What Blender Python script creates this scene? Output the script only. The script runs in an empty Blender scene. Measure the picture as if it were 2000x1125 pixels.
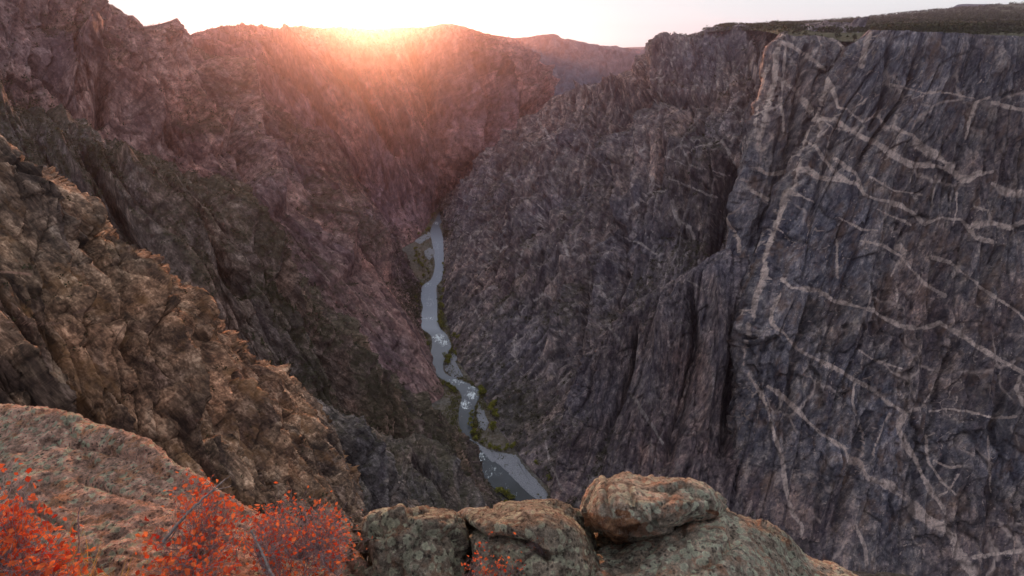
import bpy, math, random
import numpy as np
from mathutils import Vector, Matrix

random.seed(7)
SC = bpy.context.scene
COL = SC.collection
F32 = np.float32
Q = 1.0                                   # mesh density factor

# ------------------------------------------------------------------ camera
FPX, CX, CY = 1050.0, 1000.0, 562.5        # focal length in photo pixels, photo centre
PITCH = math.radians(25.0)
cam_d = bpy.data.cameras.new('camera')
cam = bpy.data.objects.new('camera', cam_d)
COL.objects.link(cam)
cam_d.sensor_width = 36.0
cam_d.lens = FPX / 2000.0 * 36.0
cam_d.clip_start = 0.05
cam_d.clip_end = 30000.0
cam.location = (0, 0, 0)
cam.rotation_euler = (math.pi / 2 - PITCH, 0, 0)
SC.camera = cam

# ------------------------------------------------------------------ world, sun, exposure
SUN_AZ = math.radians(-13.1)               # left of straight ahead
SUN_EL = math.radians(3.6)
DISC_EL = math.radians(1.05)
world = bpy.data.worlds.new('World')
SC.world = world
world.use_nodes = True
wn = world.node_tree
for n in list(wn.nodes):
    wn.nodes.remove(n)
w_out = wn.nodes.new('ShaderNodeOutputWorld')
w_bg = wn.nodes.new('ShaderNodeBackground')
w_sky = wn.nodes.new('ShaderNodeTexSky')
w_sky.sky_type = 'NISHITA'
w_sky.sun_disc = False
w_sky.sun_elevation = SUN_EL
w_sky.sun_rotation = SUN_AZ
w_sky.altitude = 2400
w_sky.air_density = 1.0
w_sky.dust_density = 1.5
w_sky.ozone_density = 1.0
w_hs = wn.nodes.new('ShaderNodeHueSaturation')
w_hs.inputs['Saturation'].default_value = 0.30
w_hs.inputs['Value'].default_value = 1.0
wn.links.new(w_sky.outputs[0], w_hs.inputs['Color'])
w_mix = wn.nodes.new('ShaderNodeMix')
w_mix.data_type = 'RGBA'
w_mix.inputs[0].default_value = 0.86
# thin even high cloud, brighter towards the sunset and dim in the east
w_geo = wn.nodes.new('ShaderNodeTexCoord')
w_d2 = wn.nodes.new('ShaderNodeVectorMath')
w_d2.operation = 'DOT_PRODUCT'
w_d2.inputs[1].default_value = (math.sin(SUN_AZ), math.cos(SUN_AZ), 0.15)
wn.links.new(w_geo.outputs['Generated'], w_d2.inputs[0])
w_cl = wn.nodes.new('ShaderNodeValToRGB')
w_m2 = wn.nodes.new('ShaderNodeMapRange')
w_m2.inputs[1].default_value = -1.0
w_m2.inputs[2].default_value = 1.0
wn.links.new(w_d2.outputs['Value'], w_m2.inputs[0])
wn.links.new(w_m2.outputs[0], w_cl.inputs[0])
w_cl.color_ramp.elements[0].position = 0.0
w_cl.color_ramp.elements[0].color = (0.16, 0.17, 0.21, 1)
w_cl.color_ramp.elements[1].position = 0.80
w_cl.color_ramp.elements[1].color = (0.445, 0.452, 0.47, 1)
e = w_cl.color_ramp.elements.new(0.45)
e.color = (0.36, 0.37, 0.42, 1)
w_sc = wn.nodes.new('ShaderNodeVectorMath')
w_sc.operation = 'SCALE'
w_sc.inputs['Scale'].default_value = 10.0
wn.links.new(w_cl.outputs[0], w_sc.inputs[0])
wn.links.new(w_sc.outputs[0], w_mix.inputs[7])
wn.links.new(w_hs.outputs[0], w_mix.inputs[6])
# disc of the sun with its small aureole
w_tc = wn.nodes.new('ShaderNodeTexCoord')
w_dot = wn.nodes.new('ShaderNodeVectorMath')
w_dot.operation = 'DOT_PRODUCT'
w_dot.inputs[1].default_value = (math.sin(SUN_AZ) * math.cos(DISC_EL), math.cos(SUN_AZ) * math.cos(DISC_EL), math.sin(DISC_EL))
wn.links.new(w_tc.outputs['Generated'], w_dot.inputs[0])
w_ac = wn.nodes.new('ShaderNodeMath')
w_ac.operation = 'ARCCOSINE'
wn.links.new(w_dot.outputs['Value'], w_ac.inputs[0])
w_rp = wn.nodes.new('ShaderNodeValToRGB')
w_mp = wn.nodes.new('ShaderNodeMapRange')
w_mp.inputs[1].default_value = 0.0
w_mp.inputs[2].default_value = math.radians(5.0)
wn.links.new(w_ac.outputs[0], w_mp.inputs[0])
wn.links.new(w_mp.outputs[0], w_rp.inputs[0])
cr = w_rp.color_ramp
cr.elements[0].position = 0.0
cr.elements[0].color = (1, 0.93, 0.7, 1)
cr.elements[1].position = 1.0
cr.elements[1].color = (0, 0, 0, 1)
for p_, c_ in ((0.20, (1.0, 0.86, 0.50)), (0.27, (0.30, 0.17, 0.03)), (0.5, (0.05, 0.024, 0.0))):
    e = cr.elements.new(p_)
    e.color = (*c_, 1)
w_add = wn.nodes.new('ShaderNodeVectorMath')
w_add.operation = 'MULTIPLY_ADD'
w_add.inputs[1].default_value = (60, 60, 60)
wn.links.new(w_rp.outputs[0], w_add.inputs[0])
wn.links.new(w_mix.outputs[2], w_add.inputs[2])
wn.links.new(w_add.outputs[0], w_bg.inputs['Color'])
w_bg.inputs['Strength'].default_value = 0.15
wn.links.new(w_bg.outputs[0], w_out.inputs['Surface'])

sun_d = bpy.data.lights.new('sun', 'SUN')
sun_d.energy = 3.0
sun_d.angle = math.radians(0.5)
sun_d.color = (1.0, 0.42, 0.19)
sun = bpy.data.objects.new('sun', sun_d)
COL.objects.link(sun)
sd = Vector((math.sin(SUN_AZ) * math.cos(SUN_EL), math.cos(SUN_AZ) * math.cos(SUN_EL), math.sin(SUN_EL)))
sun.rotation_euler = (-sd).to_track_quat('-Z', 'Y').to_euler()
sun.location = (0, 0, 60)

SC.view_settings.view_transform = 'Standard'
SC.view_settings.look = 'None'
SC.view_settings.gamma = 1.0
SC.view_settings.use_curve_mapping = False
SC.view_settings.exposure = 0.42
SC.render.engine = 'CYCLES'
SC.cycles.use_denoising = True
SC.cycles.max_bounces = 5
SC.cycles.diffuse_bounces = 3
SC.cycles.glossy_bounces = 2
SC.cycles.transmission_bounces = 2
SC.cycles.volume_bounces = 1
SC.cycles.transparent_max_bounces = 6
SC.cycles.use_fast_gi = False

# ------------------------------------------------------------------ helpers: projection
SP, CP = math.sin(PITCH), math.cos(PITCH)


def unproj(px, py, D):
    """point seen at photo pixel (px,py), D metres ahead of the viewpoint (measured level)"""
    px, py, D = (np.asarray(v, dtype=np.float64) for v in (px, py, D))
    a = (px - CX) / FPX
    b = (CY - py) / FPX
    dy = CP + SP * b
    dz = -SP + CP * b
    s = D / dy
    return np.stack([a * s, dy * s, dz * s], -1)


def proj(P):
    x, y, z = P[..., 0], P[..., 1], P[..., 2]
    dep = y * CP - z * SP
    up = y * SP + z * CP
    dep = np.maximum(dep, 1e-3)
    return CX + FPX * x / dep, CY - FPX * up / dep


RIVER_Z = -550.0


def DZ(py, z=RIVER_Z):
    b = (CY - py) / FPX
    return z * (CP + SP * b) / (-SP + CP * b)


# ------------------------------------------------------------------ helpers: noise (numpy)
_rng = np.random.RandomState(11)
TAB = _rng.rand(65536).astype(F32)
TAB3 = (_rng.rand(65536, 3).astype(F32) * 2 - 1)


def _h(ix, iy, iz, seed):
    return ((ix * 73856093) ^ (iy * 19349663) ^ (iz * 83492791) ^ (seed * 2654435)) & 65535


def vnoise(P, seed=0):
    Pf = np.floor(P)
    I = Pf.astype(np.int64)
    f = (P - Pf).astype(F32)
    f = f * f * f * (f * (f * 6 - 15) + 10)
    out = np.zeros(P.shape[0], F32)
    for dx in (0, 1):
        wx = f[:, 0] if dx else 1 - f[:, 0]
        for dy in (0, 1):
            wy = f[:, 1] if dy else 1 - f[:, 1]
            for dz in (0, 1):
                wz = f[:, 2] if dz else 1 - f[:, 2]
                out += TAB[_h(I[:, 0] + dx, I[:, 1] + dy, I[:, 2] + dz, seed)] * wx * wy * wz
    return out * 2 - 1


ROT = np.array([[0.36, 0.48, -0.8], [-0.8, 0.6, 0.0], [0.48, 0.64, 0.6]])


def fbm(P, octv=4, seed=0, ridged=False, gain=0.5):
    out = np.zeros(P.shape[0], F32)
    a, tot = 1.0, 0.0
    q = P
    for o in range(octv):
        n = vnoise(q, seed + o * 17)
        if ridged:
            n = 1 - 2 * np.abs(n) ** 0.8
        out += a * n
        tot += a
        a *= gain
        q = q @ ROT.T * 2.03 + 13.7
    return out / tot


def facet(P, seed=0, tilt=0.8, off=0.5):
    """fractured rock: each Voronoi block is a plane with its own offset and tilt"""
    B = np.floor(P - 0.5).astype(np.int64)
    cid = np.zeros(P.shape[0], F32)
    best = np.full(P.shape[0], 9e9, F32)
    sec = np.full(P.shape[0], 9e9, F32)
    val = np.zeros(P.shape[0], F32)
    for dx in (0, 1):
        for dy in (0, 1):
            for dz in (0, 1):
                ix, iy, iz = B[:, 0] + dx, B[:, 1] + dy, B[:, 2] + dz
                h = _h(ix, iy, iz, seed)
                j = TAB3[h] * 0.42
                d = np.stack([P[:, 0] - (ix + 0.5), P[:, 1] - (iy + 0.5), P[:, 2] - (iz + 0.5)], -1).astype(F32) - j
                r = (d * d).sum(1)
                t = TAB3[(h * 31 + 7) & 65535]
                v = TAB[(h * 17 + 3) & 65535] * 2 * off - off + (d * t).sum(1) * tilt
                c = r < best
                sec = np.where(c, best, np.minimum(sec, r))
                val = np.where(c, v, val)
                cid = np.where(c, TAB[(h * 13 + 5) & 65535], cid)
                best = np.where(c, r, best)
    return val, np.sqrt(sec) - np.sqrt(best), cid


def seg_dist(px, py, pts):
    """distance to a polyline in pixels and the fraction along it"""
    best = np.full(px.shape, 1e9, F32)
    frac = np.zeros(px.shape, F32)
    n = len(pts) - 1
    for i in range(n):
        ax, ay = pts[i][:2]
        bx, by = pts[i + 1][:2]
        vx, vy = bx - ax, by - ay
        L = vx * vx + vy * vy + 1e-6
        t = np.clip(((px - ax) * vx + (py - ay) * vy) / L, 0, 1)
        d = np.hypot(px - ax - vx * t, py - ay - vy * t)
        c = d < best
        best = np.where(c, d, best)
        frac = np.where(c, (i + t) / n, frac)
    return best, frac


def spacing(g, axis, step):
    """sample positions along an axis: even spacing in the photograph, coarse outside of it"""
    p = np.moveaxis(g[..., :2], axis, 0)
    L = np.linalg.norm(np.diff(p, axis=0), axis=-1)
    mid = (p[1:] + p[:-1]) / 2
    off = (mid[..., 0] < -60) | (mid[..., 0] > 2060) | (mid[..., 1] < -60) | (mid[..., 1] > 1180)
    w = (L * np.where(off, 0.2, 1.0)).max(1) * 0.5 + (L * np.where(off, 0.2, 1.0)).mean(1) * 0.5
    n = max(12, int(w.sum() / step * Q))
    cum = np.concatenate([[0], np.cumsum(w)])
    return np.interp(np.linspace(0, cum[-1], n), cum, np.arange(len(cum))), n


def catmull(g, x, axis):
    """smooth resampling of the control grid along an axis"""
    g = np.moveaxis(g, axis, 0)
    m = g.shape[0]
    e = np.concatenate([2 * g[:1] - g[1:2], g, 2 * g[-1:] - g[-2:-1]], 0)
    if np.isscalar(x):
        x = np.linspace(0, m - 1, int(x))
    i = np.minimum(x.astype(int), m - 2)
    t = (x - i).reshape((-1,) + (1,) * (g.ndim - 1))
    p0, p1, p2, p3 = e[i], e[i + 1], e[i + 2], e[i + 3]
    r = 0.5 * ((2 * p1) + (p2 - p0) * t + (2 * p0 - 5 * p1 + 4 * p2 - p3) * t ** 2 + (3 * p1 - p0 - 3 * p2 + p3) * t ** 3)
    return np.moveaxis(r, 0, axis)


# ------------------------------------------------------------------ helpers: objects
def tag(o, label=None, cat=None, group=None, kind=None):
    if label:
        o['label'] = label
    if cat:
        o['category'] = cat
    if group:
        o['group'] = group
    if kind:
        o['kind'] = kind
    return o


def mesh_np(name, V, Fq, mat, smooth=True, attrs=None, parent=None):
    """V (n,3), Fq (m,k) faces of equal size"""
    me = bpy.data.meshes.new(name)
    V = np.ascontiguousarray(V, dtype=F32)
    Fq = np.ascontiguousarray(Fq, dtype=np.int32)
    k = Fq.shape[1]
    me.vertices.add(len(V))
    me.vertices.foreach_set('co', V.ravel())
    me.loops.add(Fq.size)
    me.loops.foreach_set('vertex_index', Fq.ravel())
    me.polygons.add(len(Fq))
    me.polygons.foreach_set('loop_start', np.arange(0, Fq.size, k, dtype=np.int32))
    me.polygons.foreach_set('use_smooth', np.full(len(Fq), smooth))
    me.update(calc_edges=True)
    for nm, arr in (attrs or {}).items():
        at = me.attributes.new(nm, 'FLOAT', 'POINT')
        at.data.foreach_set('value', np.ascontiguousarray(arr, dtype=F32))
    if mat:
        me.materials.append(mat)
    o = bpy.data.objects.new(name, me)
    COL.objects.link(o)
    if parent:
        o.parent = parent
    return o


def empty(name, loc, label=None, cat=None, group=None):
    o = bpy.data.objects.new(name, None)
    o.location = loc
    o.empty_display_size = 0.2
    COL.objects.link(o)
    return tag(o, label, cat, group)


# ------------------------------------------------------------------ materials
def new_mat(name):
    m = bpy.data.materials.new(name)
    m.use_nodes = True
    nt = m.node_tree
    b = nt.nodes['Principled BSDF']
    b.inputs['Roughness'].default_value = 0.95
    b.inputs['Specular IOR Level'].default_value = 0.15
    return m, nt, b


class NB:
    """tiny node builder"""
    def __init__(s, nt):
        s.nt = nt
        tc = nt.nodes.new('ShaderNodeTexCoord')
        s.obj = tc.outputs['Object']

    def map(s, scale=(1, 1, 1), rot=(0, 0, 0), src=None):
        if any(rot):                       # turn first, then stretch along the turned axes
            n = s.nt.nodes.new('ShaderNodeMapping')
            n.inputs['Rotation'].default_value = rot
            s.nt.links.new(src or s.obj, n.inputs[0])
            src, rot = n.outputs[0], (0, 0, 0)
        n = s.nt.nodes.new('ShaderNodeMapping')
        n.inputs['Scale'].default_value = scale
        n.inputs['Rotation'].default_value = rot
        s.nt.links.new(src or s.obj, n.inputs[0])
        return n.outputs[0]

    def noise(s, vec, scale, detail=6, rough=0.6, dist=0.0, lac=2.0):
        n = s.nt.nodes.new('ShaderNodeTexNoise')
        n.inputs['Scale'].default_value = scale
        n.inputs['Detail'].default_value = detail
        n.inputs['Roughness'].default_value = rough
        n.inputs['Distortion'].default_value = dist
        s.nt.links.new(vec, n.inputs['Vector'])
        return n.outputs['Fac']

    def noisecol(s, vec, scale, detail=3):
        n = s.nt.nodes.new('ShaderNodeTexNoise')
        n.inputs['Scale'].default_value = scale
        n.inputs['Detail'].default_value = detail
        s.nt.links.new(vec, n.inputs['Vector'])
        return n.outputs['Color']

    def voro(s, vec, scale, feat='F1', out='Distance', rand=1.0):
        n = s.nt.nodes.new('ShaderNodeTexVoronoi')
        n.feature = feat
        n.inputs['Scale'].default_value = scale
        n.inputs['Randomness'].default_value = rand
        s.nt.links.new(vec, n.inputs['Vector'])
        return n.outputs[out]

    def ramp(s, fac, stops, interp='LINEAR'):
        n = s.nt.nodes.new('ShaderNodeValToRGB')
        r = n.color_ramp
        r.interpolation = interp
        while len(r.elements) < len(stops):
            r.elements.new(0.5)
        for e, (p, c) in zip(r.elements, stops):
            e.position = p
            e.color = (*c, 1) if isinstance(c, tuple) else (c, c, c, 1)
        s.nt.links.new(fac, n.inputs[0])
        return n.outputs[0]

    def mix(s, fac, a, b, mode='MIX'):
        n = s.nt.nodes.new('ShaderNodeMix')
        n.data_type = 'RGBA'
        n.blend_type = mode
        for k, sock, v in ((0, n.inputs[0], fac), (6, n.inputs[6], a), (7, n.inputs[7], b)):
            if isinstance(v, (int, float)):
                sock.default_value = v if k == 0 else (v, v, v, 1)
            elif isinstance(v, tuple):
                sock.default_value = (*v, 1)
            else:
                s.nt.links.new(v, sock)
        return n.outputs[2]

    def math(s, op, a, b=0.0, clamp=False):
        n = s.nt.nodes.new('ShaderNodeMath')
        n.operation = op
        n.use_clamp = clamp
        for sock, v in ((n.inputs[0], a), (n.inputs[1], b)):
            if isinstance(v, (int, float)):
                sock.default_value = v
            else:
                s.nt.links.new(v, sock)
        return n.outputs[0]

    def vadd(s, a, b, k):
        n = s.nt.nodes.new('ShaderNodeVectorMath')
        n.operation = 'MULTIPLY_ADD'
        s.nt.links.new(b, n.inputs[0])
        n.inputs[1].default_value = (k, k, k)
        s.nt.links.new(a, n.inputs[2])
        return n.outputs[0]

    def attr(s, name):
        n = s.nt.nodes.new('ShaderNodeAttribute')
        n.attribute_name = name
        return n.outputs['Fac']

    def bump(s, h, dist, strength=1.0, prev=None):
        n = s.nt.nodes.new('ShaderNodeBump')
        n.inputs['Distance'].default_value = dist
        n.inputs['Strength'].default_value = strength
        s.nt.links.new(h, n.inputs['Height'])
        if prev is not None:
            s.nt.links.new(prev, n.inputs['Normal'])
        return n.outputs[0]


GAIN = 1.65


def rock_mat(name, cols, unit, aniso=(1, 1, 0.35), rot=(0, 0, 0), veg=(0.055, 0.052, 0.03), vein=(0.52, 0.40, 0.34),
             thin=0.5, bumpk=1.0, warm=None, contrast=1.35):
    """cols: four rock colours dark->light; unit: metres of the medium texture features"""
    m, nt, b = new_mat(name)
    n = NB(nt)
    warp = n.noisecol(n.obj, 0.35 / unit, 3)
    base = n.vadd(n.obj, warp, unit * 0.5)
    st = n.map(aniso, rot, base)
    big = n.noise(n.obj, 0.05 / unit, 4, 0.55)
    med = n.noise(st, 1.0 / unit, 9, 0.68)
    fine = n.noise(st, 5.5 / unit, 7, 0.72)
    mm = n.math('ADD', n.math('MULTIPLY', med, 0.6), n.math('MULTIPLY', fine, 0.4))
    lo, hi = 0.5 - 0.13 / contrast, 0.5 + 0.13 / contrast
    c = n.ramp(mm, [(lo, cols[0]), (0.5 - 0.03, cols[1]), (0.5 + 0.04, cols[2]), (hi, cols[3])])
    tint = n.ramp(big, [(0.38, (0.80, 0.86, 1.0)), (0.5, (1.0, 0.97, 0.95)), (0.62, (1.15, 0.95, 0.88))])
    c = n.mix(0.75, c, tint, 'MULTIPLY')
    c = n.mix(1.0, c, (GAIN, GAIN, GAIN), 'MULTIPLY')
    ton = n.math('ADD', n.math('MULTIPLY', n.attr('tone'), 0.5), 0.5)
    c = n.mix(0.9, c, n.ramp(ton, [(0.05, (0.52, 0.50, 0.56)), (0.5, (0.98, 0.98, 0.98)), (0.95, (1.65, 1.52, 1.42))]), 'MULTIPLY')
    if warm:
        wn_ = n.noise(st, 0.45 / unit, 6, 0.7)
        c = n.mix(n.ramp(wn_, [(0.52, 0.0), (0.66, 0.75)]), c, warm)
    # thin pale veinlets
    if thin > 0:
        ve = n.voro(n.map((1, 1, 0.75), (0.5, 0.35, 0.2), n.vadd(n.obj, warp, unit * 2.2)), 0.16 / unit, 'DISTANCE_TO_EDGE')
        msk = n.noise(n.obj, 0.12 / unit, 3, 0.5)
        line = n.math('MULTIPLY', n.ramp(ve, [(0.0, 1.0), (0.035, 0.0)]), n.ramp(msk, [(0.5, 0.0), (0.6, thin)]))
        c = n.mix(line, c, vein)
    # dikes traced per vertex
    vn = n.noise(st, 3.0 / unit, 6, 0.7)
    va = n.math('ADD', n.attr('vein'), n.math('MULTIPLY', n.math('SUBTRACT', vn, 0.5), 1.1))
    vfac = n.math('MULTIPLY', n.ramp(va, [(0.38, 0.0), (0.68, 0.95)]), n.ramp(n.noise(n.obj, 0.3 / unit, 5, 0.7), [(0.38, 0.65), (0.56, 1.0)]))
    vcol = n.mix(n.ramp(fine, [(0.4, 0.0), (0.6, 1.0)]), tuple(v * 0.72 for v in vein), tuple(min(1, v * 1.15) for v in vein))
    c = n.mix(vfac, c, vcol)
    # cracks
    cr_ = n.attr('crack')
    c = n.mix(n.math('MULTIPLY', cr_, 0.7), c, tuple(v * 0.35 for v in cols[0]))
    # scrub and grass on ledges
    vg = n.math('ADD', n.attr('veg'), n.math('MULTIPLY', n.math('SUBTRACT', n.noise(n.obj, 1.6 / unit, 6, 0.7), 0.5), 1.3))
    vgc = n.ramp(n.noise(n.obj, 3.0 / unit, 4, 0.6), [(0.35, tuple(v * 0.6 for v in veg)), (0.65, tuple(v * 1.7 for v in veg))])
    c = n.mix(n.ramp(vg, [(0.45, 0.0), (0.8, 0.6)]), c, vgc)
    nt.links.new(c, b.inputs['Base Color'])
    h = n.math('ADD', n.math('MULTIPLY', med, 1.0), n.math('MULTIPLY', fine, 0.45))
    bp = n.bump(h, unit * 0.45 * bumpk, 1.0)
    cell = n.voro(n.map(aniso, rot, base), 1.1 / unit, 'F1')
    bp = n.bump(cell, unit * 0.5 * bumpk, 1.0, bp)
    nt.links.new(bp, b.inputs['Normal'])
    return m


# ------------------------------------------------------------------ sheet: a landform swept through control columns
SURF = {}                                   # name -> (V, N, px, py, veg) kept for scattering scrub


def sheet(name, cols, mat, ribs=(), veins=(), amps=(), rib_noise=None, vegk=0.0, skirt=True, label=None,
          lean=0.0, wall_amp=1.0, flipN=False, kind='structure', cat=None, edge=None, kind_obj=None, fine=None, seed=0, ftop=0.25, fbot=0.1, step=2.3, rk=1.7, nk=1.35, el=2.8, hair=0.0, slabs=(), joint=1.0):
    g = np.array(cols, dtype=np.float64)                     # (C, R, 3) px,py,D
    g = g.transpose(1, 0, 2)                                 # rows x cols
    xu, nu = spacing(g, 1, step)
    xv, nv = spacing(g, 0, step)
    g[..., 2] = np.log(g[..., 2])
    g = catmull(catmull(g, xv, 0), xu, 1)
    PX, PY, D = g[..., 0], g[..., 1], np.exp(g[..., 2])
    P = unproj(PX, PY, D)
    if skirt:
        ext = P[-1:].copy()
        ext[..., 2] -= 45
        P = np.concatenate([P, ext], 0)
        PX = np.concatenate([PX, PX[-1:]], 0)
        PY = np.concatenate([PY, PY[-1:]], 0)
        nv += 1
    du = np.gradient(P, axis=1)
    dv = np.gradient(P, axis=0)
    N = np.cross(dv, du)
    N /= np.linalg.norm(N, axis=-1, keepdims=True) + 1e-9
    toC = -(P * N).sum(-1)
    if np.median(toC) < 0:
        N = -N
    # smooth the normals
    for _ in range(6):
        N[1:-1] = (N[:-2] + N[2:] + 2 * N[1:-1]) / 4
        N[:, 1:-1] = (N[:, :-2] + N[:, 2:] + 2 * N[:, 1:-1]) / 4
    N /= np.linalg.norm(N, axis=-1, keepdims=True) + 1e-9
    V = P.reshape(-1, 3)
    Nn = N.reshape(-1, 3)
    px, py = PX.ravel().astype(F32), PY.ravel().astype(F32)
    # arc-length like coordinates: across and downhill, in metres
    cs = np.concatenate([[0], np.cumsum(np.linalg.norm(np.diff(P, axis=1), axis=-1).mean(0))])
    ct = np.concatenate([[0], np.cumsum(np.linalg.norm(np.diff(P, axis=0), axis=-1).mean(1))])
    W, H = cs[-1], ct[-1]
    S = np.broadcast_to(cs[None, :], (nv, nu)).ravel()
    T = np.broadcast_to(ct[:, None], (nv, nu)).ravel()
    SL = S - lean * T
    disp = np.zeros(len(V), F32)
    crack = np.zeros(len(V), F32)
    if rib_noise:
        for (sc, am, ani, rd) in rib_noise:                  # scale (m), amplitude (m), stretch downhill
            q = np.stack([SL / sc, T / (sc * ani), np.full_like(S, seed * 3.1)], -1)
            wv = fbm(np.stack([S, T, S * 0], -1) / (sc * 1.5) + 5, 3, seed + 3)
            q[:, 0] += wv * 0.28
            disp += nk * am * fbm(q, 3, seed + 7, ridged=rd)
    for (pts, w, am) in ribs:
        d, fr = seg_dist(px, py, pts)
        taper = np.clip(np.minimum(fr, 1 - fr) * 6, 0, 1) ** 0.5
        if am > 0:
            disp += rk * am * np.exp(-(d / (w * 1.15))) * taper
        else:
            disp += rk * am * np.exp(-(d / w) ** 2) * taper
    Vd = V + Nn * disp[:, None]
    # fractured blocks at several scales, elongated down the fall line of the face
    dv2 = np.zeros(len(V), F32)
    tone = np.zeros(len(V), F32)
    hairl = np.zeros(len(V), F32)
    warp3 = [vnoise(Vd / (W * 0.05) + 9 * i, seed + i) for i in range(2)]
    warp4 = [vnoise(Vd / (W * 0.014) + 5 * i, seed + 5 + i) for i in range(2)]
    for k, (sc, am, zs, tilt) in enumerate(amps):
        q = np.stack([SL + warp3[0] * sc * 0.55 + warp4[0] * sc * 0.14, (T + warp3[1] * sc * 1.2 + warp4[1] * sc * 0.35) * (zs if el > 1 else 1.0), S * 0.0 + 0.5 + k], -1)
        if el <= 1:                        # boulders: blocks in plain space
            q = V + np.stack([vnoise(V / (sc * 1.5) + 7 * i, seed + i) for i in range(3)], -1) * sc * 0.25
        f, e, f0 = facet(q / sc, seed + 40 + k, tilt)
        mod = 0.55 + 0.9 * np.clip(vnoise(Vd / (sc * 7.0) + 3 * k, seed + 60), -0.4, 1)
        dv2 += am * f * mod
        if k < 3:
            tone += (f0 - 0.5) * (0.9, 0.8, 0.6)[k]
            if hair and k >= 1:
                hl = np.clip(1.15 - e / 0.045, 0, 1) * (vnoise(Vd / (sc * 3.5) + 31 * k, seed + 80) > 0.22)
                hairl = np.maximum(hairl, hl * hair)
        if k < 3:
            ck = np.clip(1 - e / 0.10, 0, 1) * np.clip(mod, 0, 1)
            crack = np.maximum(crack, ck * 0.8 ** k)
            dv2 -= am * 0.3 * ck
    for k, (w_, am, ln) in enumerate(slabs):       # tilted slabs parted by joints, running down the face
        bend = vnoise(np.stack([SL / (w_ * 6), T / (ln * 1.3), SL * 0 + k], -1), seed + 120)
        bend2 = vnoise(np.stack([SL / (w_ * 2), T / (ln * 0.5), SL * 0 + k], -1), seed + 130)
        u = SL / w_ + bend * 0.9 + bend2 * 0.22 + 50
        iu = np.floor(u).astype(np.int64)
        fu = u - iu
        r1 = TAB[_h(iu, iu * 0 + 3, iu * 0 + k, seed)]
        t_ = T / ln * (0.7 + 0.6 * r1) + r1 * 9 + 0.12 * bend2 + (fu - 0.5) * 0.25 * (r1 - 0.5)
        jt = np.floor(t_).astype(np.int64)
        ft = t_ - jt
        r2 = TAB[_h(iu, jt, iu * 0 + k, seed + 5)]
        r3 = TAB[_h(iu, jt, iu * 0 + k, seed + 9)]
        edge = 0.10 + 0.15 * r1
        prof = np.where(fu < 1 - edge, fu / (1 - edge), (1 - fu) / edge)
        if r1.size and k % 2:
            prof = np.where(r2 > 0.5, prof, 1 - np.abs(2 * fu - 1))
        hgt = (r2 - 0.5) * 1.0 + prof * (0.35 + 0.9 * r3) + (ft - 0.5) * (r3 - 0.4) * 0.9
        dv2 += am * hgt
        gap = np.clip(1 - np.minimum(fu, 1 - fu) / (0.05 * joint ** 0.7), 0, 1) * (r1 > 0.3)
        gap = np.maximum(gap, np.clip(1 - np.minimum(ft, 1 - ft) / (0.03 * joint ** 0.5), 0, 1) * (r3 > 0.45))
        dv2 -= am * 0.45 * joint * gap
        crack = np.maximum(crack, gap * 0.9)
        tone += (r3 - 0.5) * 0.8 * joint
    if fine:
        sc, am, oc = fine
        q = np.stack([SL + warp4[0] * sc * 0.5, (T + warp4[1] * sc * 0.5) / el, S * 0 + 0.3 + (Vd[:, 2] * 0.3)], -1)
        if el <= 1:
            q = V
        dv2 += am * fbm(q / sc, oc, seed + 71, ridged=True, gain=0.6)
    vv = T / H
    fade = (ftop + (1 - ftop) * np.clip(vv / 0.05, 0, 1)) * (fbot + (1 - fbot) * np.clip((0.985 - vv) / 0.07, 0, 1))
    if RIVER_Z * 2 < V[:, 2].min() < -200:
        low = np.clip((V[:, 2] - RIVER_Z) / 110.0, 0.12, 1)
        disp = disp * low
        dv2 = dv2 * np.clip(low * 2.2, 0.2, 1)
    Vd = V + Nn * ((disp + dv2) * fade)[:, None]
    # vertex masks
    x2, y2 = proj(Vd)
    x2 = x2.astype(F32)
    y2 = y2.astype(F32)
    vein = np.zeros(len(V), F32)
    if veins:
        wob = vnoise(Vd / 14.0, 5) * 2.2
        wob2 = vnoise(Vd / 14.0 + 40, 6) * 2.2
        wid = np.clip(0.70 + 0.75 * fbm(Vd / 16.0 + 11, 3, 8) + 0.35 * vnoise(Vd / 45.0, 12), 0.28, 2.4)
        for (pts, w) in veins:
            xs = [p[0] for p in pts]
            ys = [p[1] for p in pts]
            m = (x2 > min(xs) - 3 * w - 6) & (x2 < max(xs) + 3 * w + 6) & (y2 > min(ys) - 3 * w - 6) & (y2 < max(ys) + 3 * w + 6)
            if not m.any():
                continue
            d, fr = seg_dist(x2[m] + wob[m] + tone[m] * 1.5, y2[m] + wob2[m] + tone[m] * 1.1, pts)
            vein[m] = np.maximum(vein[m], np.clip(1.25 - d / (w * wid[m] * 0.80 + 0.6) * 0.75, 0, 1) * np.clip(1.15 + 0.8 * fbm(Vd[m] / 22.0 + 3, 2, 14), 0.55, 1))
    G = Vd.reshape(nv, nu, 3)
    gu = np.gradient(G, axis=1)
    gv = np.gradient(G, axis=0)
    NN = np.cross(gv, gu)
    NN /= np.linalg.norm(NN, axis=-1, keepdims=True) + 1e-9
    up = np.abs(NN[..., 2]).ravel()
    veg = np.clip(vegk * (0.45 + 0.7 * fbm(Vd / (60.0 * wall_amp), 3, seed + 91) + 1.1 * (up - 0.45)), 0, 1).astype(F32)
    i = np.arange(nv - 1)[:, None] * nu + np.arange(nu - 1)[None, :]
    Fq = np.stack([i, i + 1, i + nu + 1, i + nu], -1).reshape(-1, 4)
    if flipN:
        Fq = Fq[:, ::-1]
    # keep faces turned towards the outside
    a, bb, cc = Vd[Fq[0:1, 0]], Vd[Fq[0:1, 1]], Vd[Fq[0:1, 3]]
    mid = Fq[len(Fq) // 2]
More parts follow.
